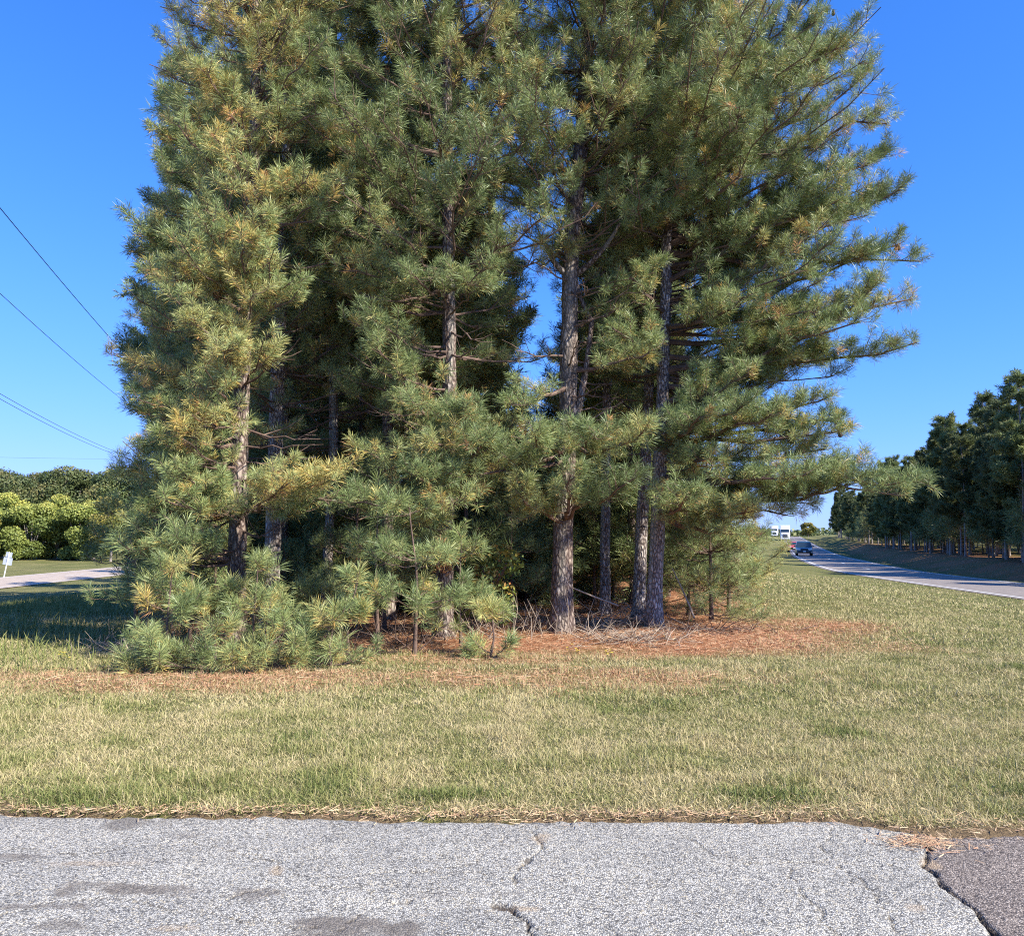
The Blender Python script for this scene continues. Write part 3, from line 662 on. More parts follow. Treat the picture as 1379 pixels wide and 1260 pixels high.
big = [(895, 545, (1055, 440, 12.6)), (895, 545, (1190, 385, 12.2)), (905, 330, (1060, 230, 12.4)), (905, 330, (1200, 195, 12.8)), (905, 420, (1200, 330, 12.9)), (905, 480, (1225, 465, 12.6)), (890, 560, (1130, 560, 12.2)),
       (893, 600, (1140, 585, 11.9)), (892, 610, (1040, 560, 11.7)), (890, 655, (1150, 650, 11.9)), (888, 660, (1250, 640, 11.6)), (888, 600, (1000, 545, 11.4)), (888, 680, (1010, 690, 11.6)), (890, 690, (930, 670, 11.5)), (905, 250, (1170, 100, 13)), (905, 200, (1110, 20, 13)), (905, 380, (1120, 280, 12.2)), (905, 440, (1000, 400, 11.8)), (905, 300, (1000, 200, 11.8)), (888, 590, (940, 560, 11.4)), (905, 360, (1200, 260, 13.2)), (905, 520, (1100, 470, 13.4)), (905, 300, (1205, 250, 12.6)), (905, 460, (1215, 400, 12.9)), (905, 500, (1150, 430, 11.9)), (905, 260, (1190, 160, 12.6)), (905, 140, (1140, 60, 12.8)), (905, 340, (1228, 345, 12.7)), (893, 480, (830, 440, 12.3)), (900, 420, (850, 370, 12.4)), (890, 600, (960, 620, 12.0)), (890, 560, (1010, 500, 12.0)), (888, 620, (1110, 610, 12.0)), (888, 650, (1215, 655, 11.6)), (888, 645, (1085, 640, 11.3)), (888, 670, (1060, 690, 12.4)), (890, 575, (1110, 540, 12.1)), (888, 640, (1160, 620, 12.6)), (888, 690, (1000, 720, 12.2))]
b_tree, bpts = pine('pale grey trunked pine whose long boughs reach out over the grass towards the highway', 877, 13.6, 904, 17.5, .135,
     [Zn(6.1, 9.5, 38, -40, 75, 3.2, 3.5, rise=.26, pad=1.0), Zn(9.5, 16.8, 50, -45, 95, 3.3, 1.5, rise=.32, pad=.95), Zn(3.6, 6.2, 20, -5, 50, 2.8, 3.5, rise=.22, pad=1.0), Zn(3.0, 10, 34, 35, 45, 2.8, 3.0, rise=.25, pad=.95), Zn(4, 16.8, 50, 110, 70, 2.4, 1.3), Zn(1.9, 4.6, 10, 10, 60, 1.6, 2.4, bare=1, rise=.05)],
     [(a, dict(pad=.9, rad=.05, tone=.0, sag=.08)) for a in big], seed=18, barkm='bark_grey', K=56, yellow=.05)

# cones hanging on the long bough
cbm = bmesh.new()
bmesh.ops.create_uvsphere(cbm, u_segments=8, v_segments=8, radius=.03)
for v_ in cbm.verts: v_.co.z *= 1.7; v_.co.xy *= (1.15 if v_.co.z < 0 else .85)*(1+.12*math.sin(v_.co.z*300))
cme = bpy.data.meshes.new('pine_cone'); cbm.to_mesh(cme); cbm.free(); cme.materials.append(M['cone'])
for (k_, t_) in [(7, 5), (7, 6), (7, 7), (1, 6), (1, 7), (6, 7), (6, 6), (21, 7), (21, 6), (15, 7), (4, 7)]:
    for j_ in range(2):
        c_ = link('pine_cone', cme, b_tree); q_ = bpts[len(bpts)-len(big)+k_, t_]+rng.normal(0, .07, 3); q_[2] = bpts[len(bpts)-len(big)+k_, t_][2]-.045
        c_.location = Vector(q_); c_.rotation_euler = (rng.uniform(-.5, .5), rng.uniform(-.5, .5), 0)

# ---- young pines at the front edge: low, long needled
def young(label, px, Yb, H, rad_, seed, n=16, tone=.36, K=60, S=.2, pad=.35, yellow=.03, bareto=.15, group=None):
    rs = np.random.default_rng(seed)
    bx = (px-689.5)/F*Yb; bz = float(h(np.array([bx]), np.array([Yb]))[0])-.03
    root = thing('young_pine', label, 'young pine', (bx, Yb, bz), group=group)
    root.matrix_world = Matrix.Translation((bx, Yb, bz))
    p = np.array([[0, 0, 0], [rs.normal(0, .04), rs.normal(0, .04), H*.5], [rs.normal(0, .08), rs.normal(0, .05), H]])
    pt, r = trunkpts(p, .012+.008*H, .006, 20)
    V, Fq = tube(pt, r, 8, .1, seed); link('trunk', mesh_np('stem', V, Fq, mat=M['twig'], smooth=True), root)
    bo = zone(pt, H*bareto, H*.97, n, -90, 180, rad_, rad_*.35, rise=.35, sag=.1, rad=.01, pad=pad, tone=0, rs=rs)
    bo.append((pt[-3], pt[-1]+np.array([0, 0, .08]), .006, 0, .12, .05, 0))
    foliage('young_pine', bo, rs, K=K, wd=.0048 if K > 30 else .010, S=S, tone0=tone, yellow=yellow, parent=root, dens=.9, dead_p=.001)
    return root
yl = [('bushy young pine with bright long needles at the shaded end of the front edge', 232, 9.9, 1.15, .55, 31, 14), ('low spreading young pine lying against the grass below the big left pine', 292, 9.5, .4, .75, 32, 12),
      ('young pine with upturned bright tufts in front of the pale scaly trunk', 345, 10.3, 1.15, .5, 33, 13), ('knee high clump of pine shoots beside the rust coloured stump', 365, 9.6, .45, .55, 34, 10),
      ('slender straight pine sapling with a tawny stem on the grass line', 474, 9.9, 1.05, .33, 35, 9), ('thin dark stemmed young pine behind the straight sapling', 512, 10.9, 2.2, .5, 36, 13),
      ('young pine crowding the foot of the pine with the dead tuft', 560, 10.6, 2.0, .7, 37, 16), ('small green pine seedling on the straw in front of the bush', 660, 10.4, .55, .45, 38, 9),
      ('shaded young pine under the low boughs beside the slim grey trunk', 425, 11.6, .8, .7, 39, 15), ('ankle high pine seedling among the grass near the shadow of the grove', 215, 9.35, .35, .45, 40, 8),
      ('tall young pine filling the dark edge beside the shaded grass', 190, 11.5, 2.6, .9, 41, 26), ('young pine with drooping boughs under the big left pine', 262, 10.8, 2.0, .75, 42, 20),
      ('broad young pine at the sunny corner of the grove, dull green needles', 955, 14.7, 3.0, 1.1, 43, 64), ('second young pine at the sunny corner, leaning over the grass', 978, 16.0, 3.3, 1.05, 44, 56),
      ('short young pine between the sunny corner and the pale pair', 925, 15.6, 2.8, .9, 45, 40), ('young pine behind the dark trunk, half in shade', 690, 14.6, 2.6, .8, 46, 20), ('young pine in the shade left of the bush', 520, 13.0, 3.0, 1.0, 47, 30),
      ('young pine seen through the trunks of the middle gap', 800, 17.5, 3.2, 1.0, 48, 24), ('dull young pine filling the gap left of the pale scaly trunk', 290, 12.4, 2.4, .7, 49, 26), ('feathery young pine in deep shade behind the slim trunk', 480, 14.2, 3.2, 1.1, 50, 28),
      ('waist high young pine against the trunk with the dead tuft', 622, 11.3, 1.5, .55, 52, 18), ('grass high pine shoots spreading beside the straight sapling', 450, 9.7, .5, .5, 51, 9)]
for i, (lb, px, Yb, H, rd, sd, n) in enumerate(yl):
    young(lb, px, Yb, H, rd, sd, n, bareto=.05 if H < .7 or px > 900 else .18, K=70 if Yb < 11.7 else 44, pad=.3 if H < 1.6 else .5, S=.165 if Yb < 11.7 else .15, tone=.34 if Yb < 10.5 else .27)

# ---- grove behind: prototypes copied, sharing their meshes
def proto_pine(label, name, H, r0, crown0, n, L0, L1, K, S, wd, seed, dens, nm='needle', group=None, bare=8, far=False, tone0=.2, pad=.8, barkm='bark'):
    rs = np.random.default_rng(seed)
    root = thing(name, label, 'pine tree', (0, 0, 0), group=group)
    path = np.array([[0, 0, -.2], [rs.normal(0, .1), rs.normal(0, .1), H*.4], [rs.normal(0, .2), rs.normal(0, .2), H*.7], [rs.normal(0, .15), 0, H]])
    p, r = trunkpts(path, r0, .03, 14 if far else 24)
    V, Fq = tube(p, r, 7 if far else 10, .1, seed); link('trunk', mesh_np('trunk', V, Fq, mat=M[barkm], smooth=True), root)
    bo = zone(p, H*crown0, H*.985, n, 0, 180, L0, L1, rise=.3, rad=.03, pad=pad, rs=rs)
    bo += zone(p, H*.12, H*crown0*1.1, bare, 0, 180, .7, 1.5, rise=.05, rad=.018, bare=1, rs=rs)
    k, _ = foliage(name, bo, rs, K=K, wd=wd, S=S, tone0=tone0, yellow=.06, parent=root, nm=nm, dens=dens, detail=not far, nseg=4 if far else 6)
    print('proto', k); return root
GB = 'pines standing behind the front row of the grove'
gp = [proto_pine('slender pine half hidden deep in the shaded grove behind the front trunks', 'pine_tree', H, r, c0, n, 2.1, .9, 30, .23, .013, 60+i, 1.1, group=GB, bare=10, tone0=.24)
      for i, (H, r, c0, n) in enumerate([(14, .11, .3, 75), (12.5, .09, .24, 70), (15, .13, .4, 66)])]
rs = np.random.default_rng(5)
spots = [(-4.4, 16.2), (-6.0, 19.5), (-3.2, 18), (-1.6, 16.6), (-4.9, 23), (-7.6, 25), (-2.6, 21), (-.9, 20.5), (3.3, 19.5), (2.7, 17.6), (2.9, 23.5), (-8.5, 29), (-10.5, 34), (-6.3, 30), (-3.6, 27), (-1.2, 26), (4.5, 26), (4.6, 31), (-4.5, 35), (-1.5, 33), (-8.2, 39), (-12.6, 42), (5.8, 38), (7.5, 42), (-3, 42), (6, 48), (9, 52), (-8, 48), (-15, 50), (-2, 52), (-2.2, 14.6), (-8.2, 21.5), (-10.8, 27), (-13.2, 33), (11, 62), (7, 60), (-18, 60), (-10, 60)]
first = set()
for i, (x, y) in enumerate(spots):
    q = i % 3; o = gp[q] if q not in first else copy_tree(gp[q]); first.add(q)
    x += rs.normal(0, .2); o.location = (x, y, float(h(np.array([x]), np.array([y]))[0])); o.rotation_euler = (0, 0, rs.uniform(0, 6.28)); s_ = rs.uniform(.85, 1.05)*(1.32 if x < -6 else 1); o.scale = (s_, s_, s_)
GU = 'young pines filling the back of the grove'
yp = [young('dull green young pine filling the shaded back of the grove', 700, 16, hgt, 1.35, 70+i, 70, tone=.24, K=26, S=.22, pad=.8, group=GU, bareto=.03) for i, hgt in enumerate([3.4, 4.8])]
us = [(-4.6, 17.6), (-2.6, 17.4), (-1.2, 19.2), (.6, 19.4), (2.4, 19.2), (3.8, 19.8), (-.2, 22.5), (1.2, 22.4), (3.0, 23.4), (-5.8, 15.6), (-3.3, 15.8), (-.9, 15.6), (.3, 17.2), (1.3, 19), (3.2, 17.5), (-7.4, 18), (-4.6, 19.5), (-2.2, 18.6), (0, 21), (2.2, 21), (4.2, 21.5), (-8.8, 22), (-6.4, 22), (-3.4, 23), (-1, 24), (1.4, 25), (5.2, 25.5), (3.6, 27), (-11, 28), (-8.5, 27), (-5.6, 28), (-2.6, 29), (.3, 29), (2.8, 31), (6.6, 31), (-13, 33), (-9, 33), (-6, 34), (8, 38), (9.6, 46), (5, 36), (12, 57), (-16, 40), (-12.5, 38)]
for i, (x, y) in enumerate(us):
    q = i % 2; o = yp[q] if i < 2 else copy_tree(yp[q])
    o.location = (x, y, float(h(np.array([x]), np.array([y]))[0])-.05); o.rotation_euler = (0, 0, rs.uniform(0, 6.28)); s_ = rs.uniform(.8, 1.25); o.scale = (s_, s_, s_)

# ---- wood beyond the highway
GR = 'pines of the wood beyond the highway'
rp = [proto_pine('tall pine with a bare grey trunk in the dark wood beyond the highway', 'pine_tree', H, r, c0, n, 2.9, .7, 26, .40, .05, 80+i, .8, nm='needle_far', group=GR, bare=9, far=True, tone0=.3, pad=1.2, barkm='far_trunk')
      for i, (H, r, c0, n) in enumerate([(13.5, .14, .30, 44), (12, .12, .26, 36), (15.5, .16, .38, 48), (12.5, .13, .16, 50)])]
rs = np.random.default_rng(6); cnt = 0; first = set()
def place_r(x, y, sc_):
    global cnt
    q = int(rs.integers(0, 4)); o = rp[q] if q not in first else copy_tree(rp[q]); first.add(q)
    o.location = (x, y, float(h(np.array([x]), np.array([y]))[0])); o.rotation_euler = (0, 0, rs.uniform(0, 6.28)); o.scale = (sc_, sc_, sc_*rs.uniform(.92, 1.05)); cnt += 1
y = 34.0
while y < 250:
    st_ = rs.uniform(2.2, 4.2) if y < 130 else 4.6
    for row, o_ in enumerate([8.5, 10.6, 13, 16, 20, 25] if y < 130 else [9, 14]):
        if row >= 3 and rs.uniform() < .3: continue
        yj = y+rs.uniform(-1.2, 1.2); x = float(edge(yj)+wid(yj))+o_*(1.0 if yj < 60 else 1.1)+rs.uniform(-1, 1)
        place_r(x, yj, rs.uniform(.72, .98)*(1.0 if y < 130 else .9))
    y += st_
print('right wood', cnt)
sb = young('leafy undergrowth pine at the foot of the wood beyond the highway', 700, 30, 2.6, 1.3, 90, 26, tone=.35, K=16, S=.38, pad=.9, group='undergrowth pines along the wood beyond the highway')
ff = True
for i in range(140):
    yj = rs.uniform(36, 200); x = float(edge(yj)+wid(yj))+rs.uniform(8.5, 24)
    o = sb if i == 0 else copy_tree(sb); o.location = (x, yj, float(h(np.array([x]), np.array([yj]))[0])); o.rotation_euler = (0, 0, rs.uniform(0, 6.28)); s_ = rs.uniform(.7, 2.1); o.scale = (s_, s_, s_)

# ------------------------------------------------------------ broadleaved trees
def leaftree(name, label, H, Rr, trunk_h, nl, leaf, m_, seed, cat='tree', group=None, lobes=16, low=.12, barkm='far_trunk'):
    rs = np.random.default_rng(seed); root = thing(name, label, cat, (0, 0, 0), group=group)
    ctr = []
    for i in range(lobes):
        a = rs.uniform(0, 2*math.pi); zz = rs.uniform(low, 1)**.8; rr_ = Rr*math.sqrt(max(0, 1-((zz-.45)/.62)**2))*rs.uniform(.35, .8)
        ctr.append((math.cos(a)*rr_, math.sin(a)*rr_, zz*H*.88, Rr*rs.uniform(.28, .45)))
    C = np.array(ctr); parts = [tube(np.array([[0, 0, -.2], [.1, .05, trunk_h], [0, 0, H*.6]]), [H*.02, H*.016, H*.008], 7)]
    parts.append(segs(np.tile([[0.05, 0, trunk_h*.9]], (lobes, 1)), C[:, :3], np.full(lobes, H*.009), np.full(lobes, .03), 4))
    V, Fq = join(parts); link('trunk', mesh_np('trunk', V, Fq, mat=M[barkm]), root)
    li = rs.integers(0, lobes, nl); dr = nrm(rs.normal(0, 1, (nl, 3)))
    rad = C[li, 3]*rs.uniform(.15, 1, nl)**.38*(1+.3*(fbm(dr[:, 0]*3+li, dr[:, 1]*3+dr[:, 2]*2, 5)-.5))
    ce = C[li, :3]+dr*rad[:, None]*np.array([1, 1, .8]); ce[:, 2] = np.maximum(ce[:, 2], .15)
    nn = nrm(dr+rs.normal(0, .7, (nl, 3))); u_ = nrm(np.cross(nn, rs.normal(0, 1, (nl, 3)))); v_ = np.cross(nn, u_)
    ls = (leaf*rs.uniform(.6, 1.3, nl))[:, None]
    V = np.stack([ce-u_*ls*.5, ce-v_*ls*.32+nn*ls*.08, ce+u_*ls*.5, ce+v_*ls*.32+nn*ls*.08], 1).reshape(-1, 3)
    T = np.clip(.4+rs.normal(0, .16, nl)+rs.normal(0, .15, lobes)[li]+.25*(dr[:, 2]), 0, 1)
    link('crown', mesh_np('leaves', V, np.arange(nl)[:, None]*4+np.arange(4)[None], np.repeat(T, 4), M[m_]), root)
    return root
GL = 'bright shrubby trees along the far side of the left road'; GO = 'dark oaks standing behind the bright trees'
bt = [leaftree('broadleaf_tree', 'bright green shrubby tree on the far verge of the left road', 7.4, 3.6, 1.0, 18000, .25, 'bright_leaf', 100, group=GL, low=.05),
      leaftree('broadleaf_tree', 'bright green shrubby tree on the far verge of the left road', 6.6, 3.3, .8, 16000, .25, 'bright_leaf', 101, group=GL, low=.05)]
def put(o, x, y, s_, rz): o.location = (x, y, float(h(np.array([x]), np.array([y]))[0])); o.rotation_euler = (0, 0, rz); o.scale = (s_, s_, s_)
rs = np.random.default_rng(9)
for i, (px, Y_) in enumerate([(5, 100), (45, 98), (78, 101), (108, 98), (130, 102), (-30, 99), (-65, 101)]):
    o = bt[i % 2] if i < 2 else copy_tree(bt[i % 2]); put(o, (px-689.5)/F*Y_, Y_, rs.uniform(1.02, 1.14), rs.uniform(0, 6))
ot = leaftree('broadleaf_tree', 'olive and gold small tree at the end of the bright row', 6.8, 3.0, 1.5, 12000, .22, 'olive_leaf', 103, cat='tree', low=.25)
put(ot, (152-689.5)/F*95, 95, 1.12, 1)
ot2 = leaftree('broadleaf_tree', 'yellowing small tree at the open end of the bright row, behind the leaning sign', 6.0, 2.4, 1.2, 9000, .22, 'olive_leaf', 104, cat='tree', low=.2)
put(ot2, (-24-689.5)/F*94, 94, .95, 2)
ok_ = [leaftree('oak_tree', 'dark round crowned oak rising behind the bright shrubby trees', 14.0, 6.2, 2.5, 20000, .38, 'oak_leaf', 110, cat='oak tree', group=GO, lobes=24),
       leaftree('oak_tree', 'dark round crowned oak rising behind the bright shrubby trees', 12.6, 5.6, 2.5, 18000, .38, 'oak_leaf', 111, cat='oak tree', group=GO, lobes=24)]
k = 0
for px, Y_, s_ in [(8, 132, 1), (52, 135, .98), (90, 131, 1.03), (128, 136, .98), (162, 130, 1.04), (195, 134, .95), (-35, 132, 1), (-80, 135, 1), (235, 130, 1), (30, 141, 1.0), (70, 140, 1.02), (110, 142, 1.0), (-12, 142, 1.0), (145, 141, 1.02), (178, 142, 1.0), (70, 150, 1.05), (150, 152, 1.05), (0, 150, 1.05), (275, 133, .9)]:
    o = ok_[k % 2] if k < 2 else copy_tree(ok_[k % 2]); k += 1; put(o, (px-689.5)/F*Y_, Y_, s_*.96, rs.uniform(0, 6))
bush = leaftree('bush', 'yellow and orange leaved bush glowing in the gap beside the dark pine trunk', 1.5, .75, .4, 1500, .07, 'bush_leaf', 120, cat='bush', lobes=9, low=.15, barkm='twig')
put(bush, (650-689.5)/F*12.9, 12.9, 1.15, 0)
at_ = leaftree('autumn_tree', 'small rust coloured tree by the highway at the far end of the wood', 5.5, 2.6, 1.2, 3000, .5, 'olive_leaf', 121, cat='tree', low=.2)
put(at_, (1087-689.5)/F*275, 275, 1.1, 0)

# far woods on the skyline
rs = np.random.default_rng(10); nf = 60000
fx = rs.uniform(-700, 1100, nf); fy = rs.uniform(690, 900, nf); top = 13+4*fbm(fx/25, fy/60, 71)+2.5*fbm(fx/9, fy/9, 72)
g0 = h(fx, fy, False); fz = g0+top*rs.uniform(.2, 1, nf)**.5
ce = np.stack([fx, fy, fz], 1); nn = nrm(rs.normal(0, 1, (nf, 3))+np.array([0, -.5, .5])); u_ = nrm(np.cross(nn, rs.normal(0, 1, (nf, 3)))); v_ = np.cross(nn, u_); ls = rs.uniform(2, 4.5, nf)[:, None]
V = np.stack([ce-u_*ls*.5, ce-v_*ls*.4, ce+u_*ls*.5, ce+v_*ls*.4], 1).reshape(-1, 3)
fw = link('distant_woods', mesh_np('distant_woods', V, np.arange(nf)[:, None]*4+np.arange(4)[None], np.repeat(np.clip(rs.normal(.4, .2, nf), 0, 1), 4), M['needle_far']))
tag(fw, 'low band of far off woods on the skyline where the highway disappears', 'woods', kind='stuff')

# ------------------------------------------------------------ dead twigs, stump, stick
def twigs(name, label, cat, cx, cy, n, spread, L, seed, m_='dead', up=.35):
    rs = np.random.default_rng(seed); x = cx+rs.normal(0, spread, n); y = cy+rs.normal(0, spread*.7, n); z = h(x, y)
    az = rs.uniform(0, 6.28, n); e = np.abs(rs.normal(0, up, n)); l = L*rs.uniform(.3, 1, n)
    a = np.stack([x, y, z+.01], 1)-np.array([cx, cy, 0]); d = np.stack([np.cos(az)*np.cos(e), np.sin(az)*np.cos(e), np.sin(e)], 1)
    mid = a+d*(l*.5)[:, None]+rs.normal(0, .03, (n, 3)); tip = mid+nrm(d+rs.normal(0, .3, (n, 3)))*(l*.5)[:, None]
    tip[:, 2] = np.maximum(tip[:, 2], z+.01); r = rs.uniform(.003, .009, n)
    s2 = mid; t2 = mid+nrm(d+rs.normal(0, .6, (n, 3)))*(l*.35)[:, None]; t2[:, 2] = np.maximum(t2[:, 2], z+.01)
    V, Fq = join([segs(a, mid, r, r*.8, 4), segs(mid, tip, r*.8, r*.3, 4), segs(s2, t2, r*.5, r*.25, 3)])
    o = link(name, mesh_np(name, V, Fq, mat=M[m_])); o.location = (cx, cy, 0); return tag(o, label, cat)
twigs('brush_pile', 'heap of dead grey twigs on the straw before the pale pair of trunks', 'brush pile', 1.75, 11.9, 170, .42, .55, 201)
twigs('brush_pile', 'tangle of dead branches around the foot of the narrow leaning trunk', 'brush pile', 1.6, 13.6, 110, .5, .9, 202, up=.5)
twigs('brush_pile', 'dark dead sticks strewn over the straw right of the pale pair', 'brush pile', 3.3, 12.9, 110, .55, .5, 203, 'twig')
twigs('brush_pile', 'bleached brambles in the shade at the end of the front edge', 'brush pile', -5.0, 10.9, 110, .35, .5, 204, up=.5)
twigs('brush_pile', 'dead stems standing under the pines near the bush', 'brush pile', -.3, 12.6, 120, .7, .8, 205, up=.9)
twigs('brush_pile', 'bare thin stems standing between the pines near the straight sapling', 'brush pile', -2.3, 11.2, 110, .8, .8, 206, 'twig', up=1.0)
for (px, py, Y_, px1, py1, Y1, r, lb) in [(935, 832, 13.2, 905, 765, 13.6, .018, 'pale dead pole leaning against the young pines at the sunny corner'), (832, 815, 13.6, 768, 790, 13.0, .02, 'crooked fallen branch lying beside the dark trunk')]:
    a = P(px, py, Y_); b = P(px1, py1, Y1); c_ = (a+b)/2+np.array([.04, 0, -.03]); pp = bez(a, c_, b, np.linspace(0, 1, 8)); V, Fq = tube(pp-a, np.linspace(r, r*.5, 8), 7, .1)
    o = link('dead_branch', mesh_np('dead_branch', V, Fq, mat=M['dead'], smooth=True)); o.location = a; tag(o, lb, 'branch')
# stump
m, nt, bs = mat('rotten_wood'); nn_ = noise(nt, 14, 5, texco(nt, 1, 1, .3)); r_ = ramp(nt, [(.3, (.16, .05, .03)), (.7, (.48, .2, .12))]); nt.links.new(nn_.outputs[0], r_.inputs[0]); nt.links.new(r_.outputs[0], bs.inputs['Base Color']); bs.inputs['Roughness'].default_value = .95; bump(nt, nn_.outputs[0], bs, .8, .02); M['rot'] = m
sx, sy = (400-689.5)/F*9.75, 9.75; sz = float(h(np.array([sx]), np.array([sy]))[0])
zz = np.linspace(-.03, .17, 7); V, Fq = tube(np.stack([zz*.25, zz*0, zz], 1), [.085, .07, .055, .05, .045, .04, .02], 11, .3, 7)
V[:, 2] += (V[:, 2] > .12)*(vnoise(np.arange(len(V))*.9, np.zeros(len(V)), 4)-.3)*.09
o = link('stump', mesh_np('stump', V, Fq, mat=M['rot'])); o.location = (sx, sy, sz); tag(o, 'small rotten rust red stump on the grass line among pine shoots', 'stump')
# dead rust tuft on the pine trunk
rs = np.random.default_rng(77); c0 = P(600, 742, 11.95); n = 26
cc = c0+rs.normal(0, .1, (n, 3))*np.array([1, .6, 1]); ax = nrm(rs.normal(0, 1, (n, 3))+np.array([0, -.5, .3]))
V, Fq, T = needles(cc, ax, np.full(n, .15), np.full(n, .95), 40, .007, rs)
o = link('dead_tuft', mesh_np('dead_tuft', V-c0, Fq, T, M['needle'])); o.location = c0
for ob in sc.objects:
    if ob.get('label', '').startswith('pine with a dead rust coloured tuft'): o.parent = ob; o.location = Vector(c0)-ob.location

# little yellow flowers
M['petal'] = plain('yellow_petals', (.8, .62, .05), .6)
for (px, Y_) in [(818, 9.95), (95, 9.7), (772, 10.3)]:
    x = (px-689.5)/F*Y_; z = float(h(np.array([x]), np.array([Y_]))[0])
    rt = thing('wildflower', {818: 'yellow wildflower in the straw tinted grass before the narrow trunk', 95: 'yellow wildflower in the shade of the grove near the left road side', 772: 'yellow wildflower on the straw in front of the dark trunk'}[px], 'flower', (x, Y_, z))
    pts_ = np.array([[rng.normal(0, .05), rng.normal(0, .03), rng.uniform(.08, .16)] for _ in range(7)])
    V, Fq = segs(np.zeros((7, 3)), pts_, np.full(7, .002), np.full(7, .0015), 3); link('stem', mesh_np('stems', V, Fq, mat=M['bush_leaf']), rt)
    Vp = []
    for p_ in pts_:
        for a in range(6):
            t_ = a*math.pi/3; Vp.append([p_, p_+np.array([math.cos(t_-.3), math.sin(t_-.3), .4])*.012, p_+np.array([math.cos(t_), math.sin(t_), .5])*.02, p_+np.array([math.cos(t_+.3), math.sin(t_+.3), .4])*.012])
    V = np.array(Vp).reshape(-1, 3); link('blossom', mesh_np('blossoms', V, np.arange(len(Vp))[:, None]*4+np.arange(4)[None], mat=M['petal']), rt)

# ------------------------------------------------------------ sign, wires
def bm_obj(name, bm, m_, parent=None, bevel=0, smooth=False):
    if bevel: bmesh.ops.bevel(bm, geom=bm.edges[:], offset=bevel, segments=2, affect='EDGES', profile=.6)
    me = bpy.data.meshes.new(name); bm.to_mesh(me); bm.free(); me.materials.append(m_)
    for p_ in me.polygons: p_.use_smooth = smooth
    return link(name, me, parent)
def bx(bm, c, s):
    r_ = bmesh.ops.create_cube(bm, size=1)
    for v_ in r_['verts']: v_.co = Vector((v_.co.x*s[0]+c[0], v_.co.y*s[1]+c[1], v_.co.z*s[2]+c[2]))
def cyl(bm, a, b, r, k=16, r2=None):
    a = Vector(a); b = Vector(b); d = b-a
    r_ = bmesh.ops.create_cone(bm, cap_ends=True, segments=k, radius1=r, radius2=r if r2 is None else r2, depth=d.length)
    mt = Matrix.Translation((a+b)/2) @ d.to_track_quat('Z', 'Y').to_matrix().to_4x4(); bmesh.ops.transform(bm, matrix=mt, verts=r_['verts'])
M['alu'] = plain('sign_back', (.5, .54, .6), .45, .3, nscale=3, amt=.1); M['post'] = plain('sign_post', (.72, .74, .72), .5, .2, nscale=4, amt=.1)
x, y = (10-689.5)/F*62, 62.; z = float(h(np.array([x]), np.array([y]))[0])
sg = thing('road_sign', 'leaning road sign seen from its plain grey back beside the left road', 'road sign', (x, y, z)); sg.rotation_euler = (0, R(9), R(6))
b = bmesh.new(); bx(b, (0, 0, .95), (.07, .05, 2.3)); bm_obj('post', b, M['post'], sg, .008)
b = bmesh.new(); bx(b, (0, .05, 1.88), (.46, .012, .38)); bm_obj('upper_plate', b, M['alu'], sg, .004)
b = bmesh.new(); bx(b, (0, .05, 1.38), (.66, .012, .56)); bm_obj('lower_plate', b, M['alu'], sg, .004)
M['wire'] = plain('cable', (.05, .05, .055), .7); M['pole'] = plain('pole_wood', (.2, .15, .11), .9, nscale=4)
dv = np.array([-math.sin(R(15.2)), math.cos(R(15.2))])
for (px, py, Y0, lb, rr) in [(0, 280, 18, 'overhead cable, the highest of those slanting down towards the grove', .011), (0, 395, 25, 'overhead cable below the highest one, slanting down alone', .011),
                            (0, 530, 42, 'upper cable of the close pair low in the sky', .016), (0, 537, 42.6, 'lower cable of the close pair low in the sky', .016)]:
    a = P(px, py, Y0); s0, s1 = -34, 75; t = np.linspace(s0, s1, 60)
    pp = np.stack([a[0]+dv[0]*t, a[1]+dv[1]*t, a[2]+.0006*(t*t)*1.0-.004*t], 1)
    pp[:, 2] = a[2]+.0009*(t-20)**2-.0009*400
    V, Fq = tube(pp-pp[0], np.full(60, rr), 5); o = link('power_line', mesh_np('power_line', V, Fq, mat=M['wire'])); o.location = pp[0]; tag(o, lb, 'cable')
    e = pp[-1]; gz = float(h(np.array([e[0]]), np.array([e[1]]))[0])
a = P(-200, 608, 105); b_ = P(420, 612, 125); t = np.linspace(0, 1, 30)[:, None]; pp = a*(1-t)+b_*t; pp[:, 2] -= (.8*4*t*(1-t))[:, 0]; V, Fq = tube(pp-pp[0], np.full(30, .014), 5)
o = link('power_line', mesh_np('power_line', V, Fq, mat=M['wire'])); o.location = pp[0]; tag(o, 'thin faint cable running level just above the oaks', 'cable')

# ------------------------------------------------------------ vehicles
def paint(name, col, rough=.3): 
    m_ = plain(name, col, rough, nscale=2, amt=.06); m_.node_tree.nodes['Principled BSDF'].inputs['Coat Weight'].default_value = .6; return m_
M['blue'] = paint('dark_blue_paint', (.025, .06, .085)); M['red'] = paint('dark_red_paint', (.5, .06, .03)); M['white'] = paint('white_paint', (.8, .8, .8))
M['glass'] = plain('tinted_glass', (.02, .035, .05), .08, nscale=2, amt=.1, spec=.8); M['tyre'] = plain('tyre_rubber', (.02, .02, .02), .85); M['rim'] = plain('alloy_rim', (.45, .45, .46), .35, .8)
M['chrome'] = plain('bright_metal', (.6, .6, .62), .2, .9, amt=.05); M['lampw'] = plain('headlight_lens', (.85, .87, .88), .15, amt=.03); M['black'] = plain('black_trim', (.015, .015, .017), .5); M['amber'] = plain('amber_lens', (.7, .2, .02), .3)
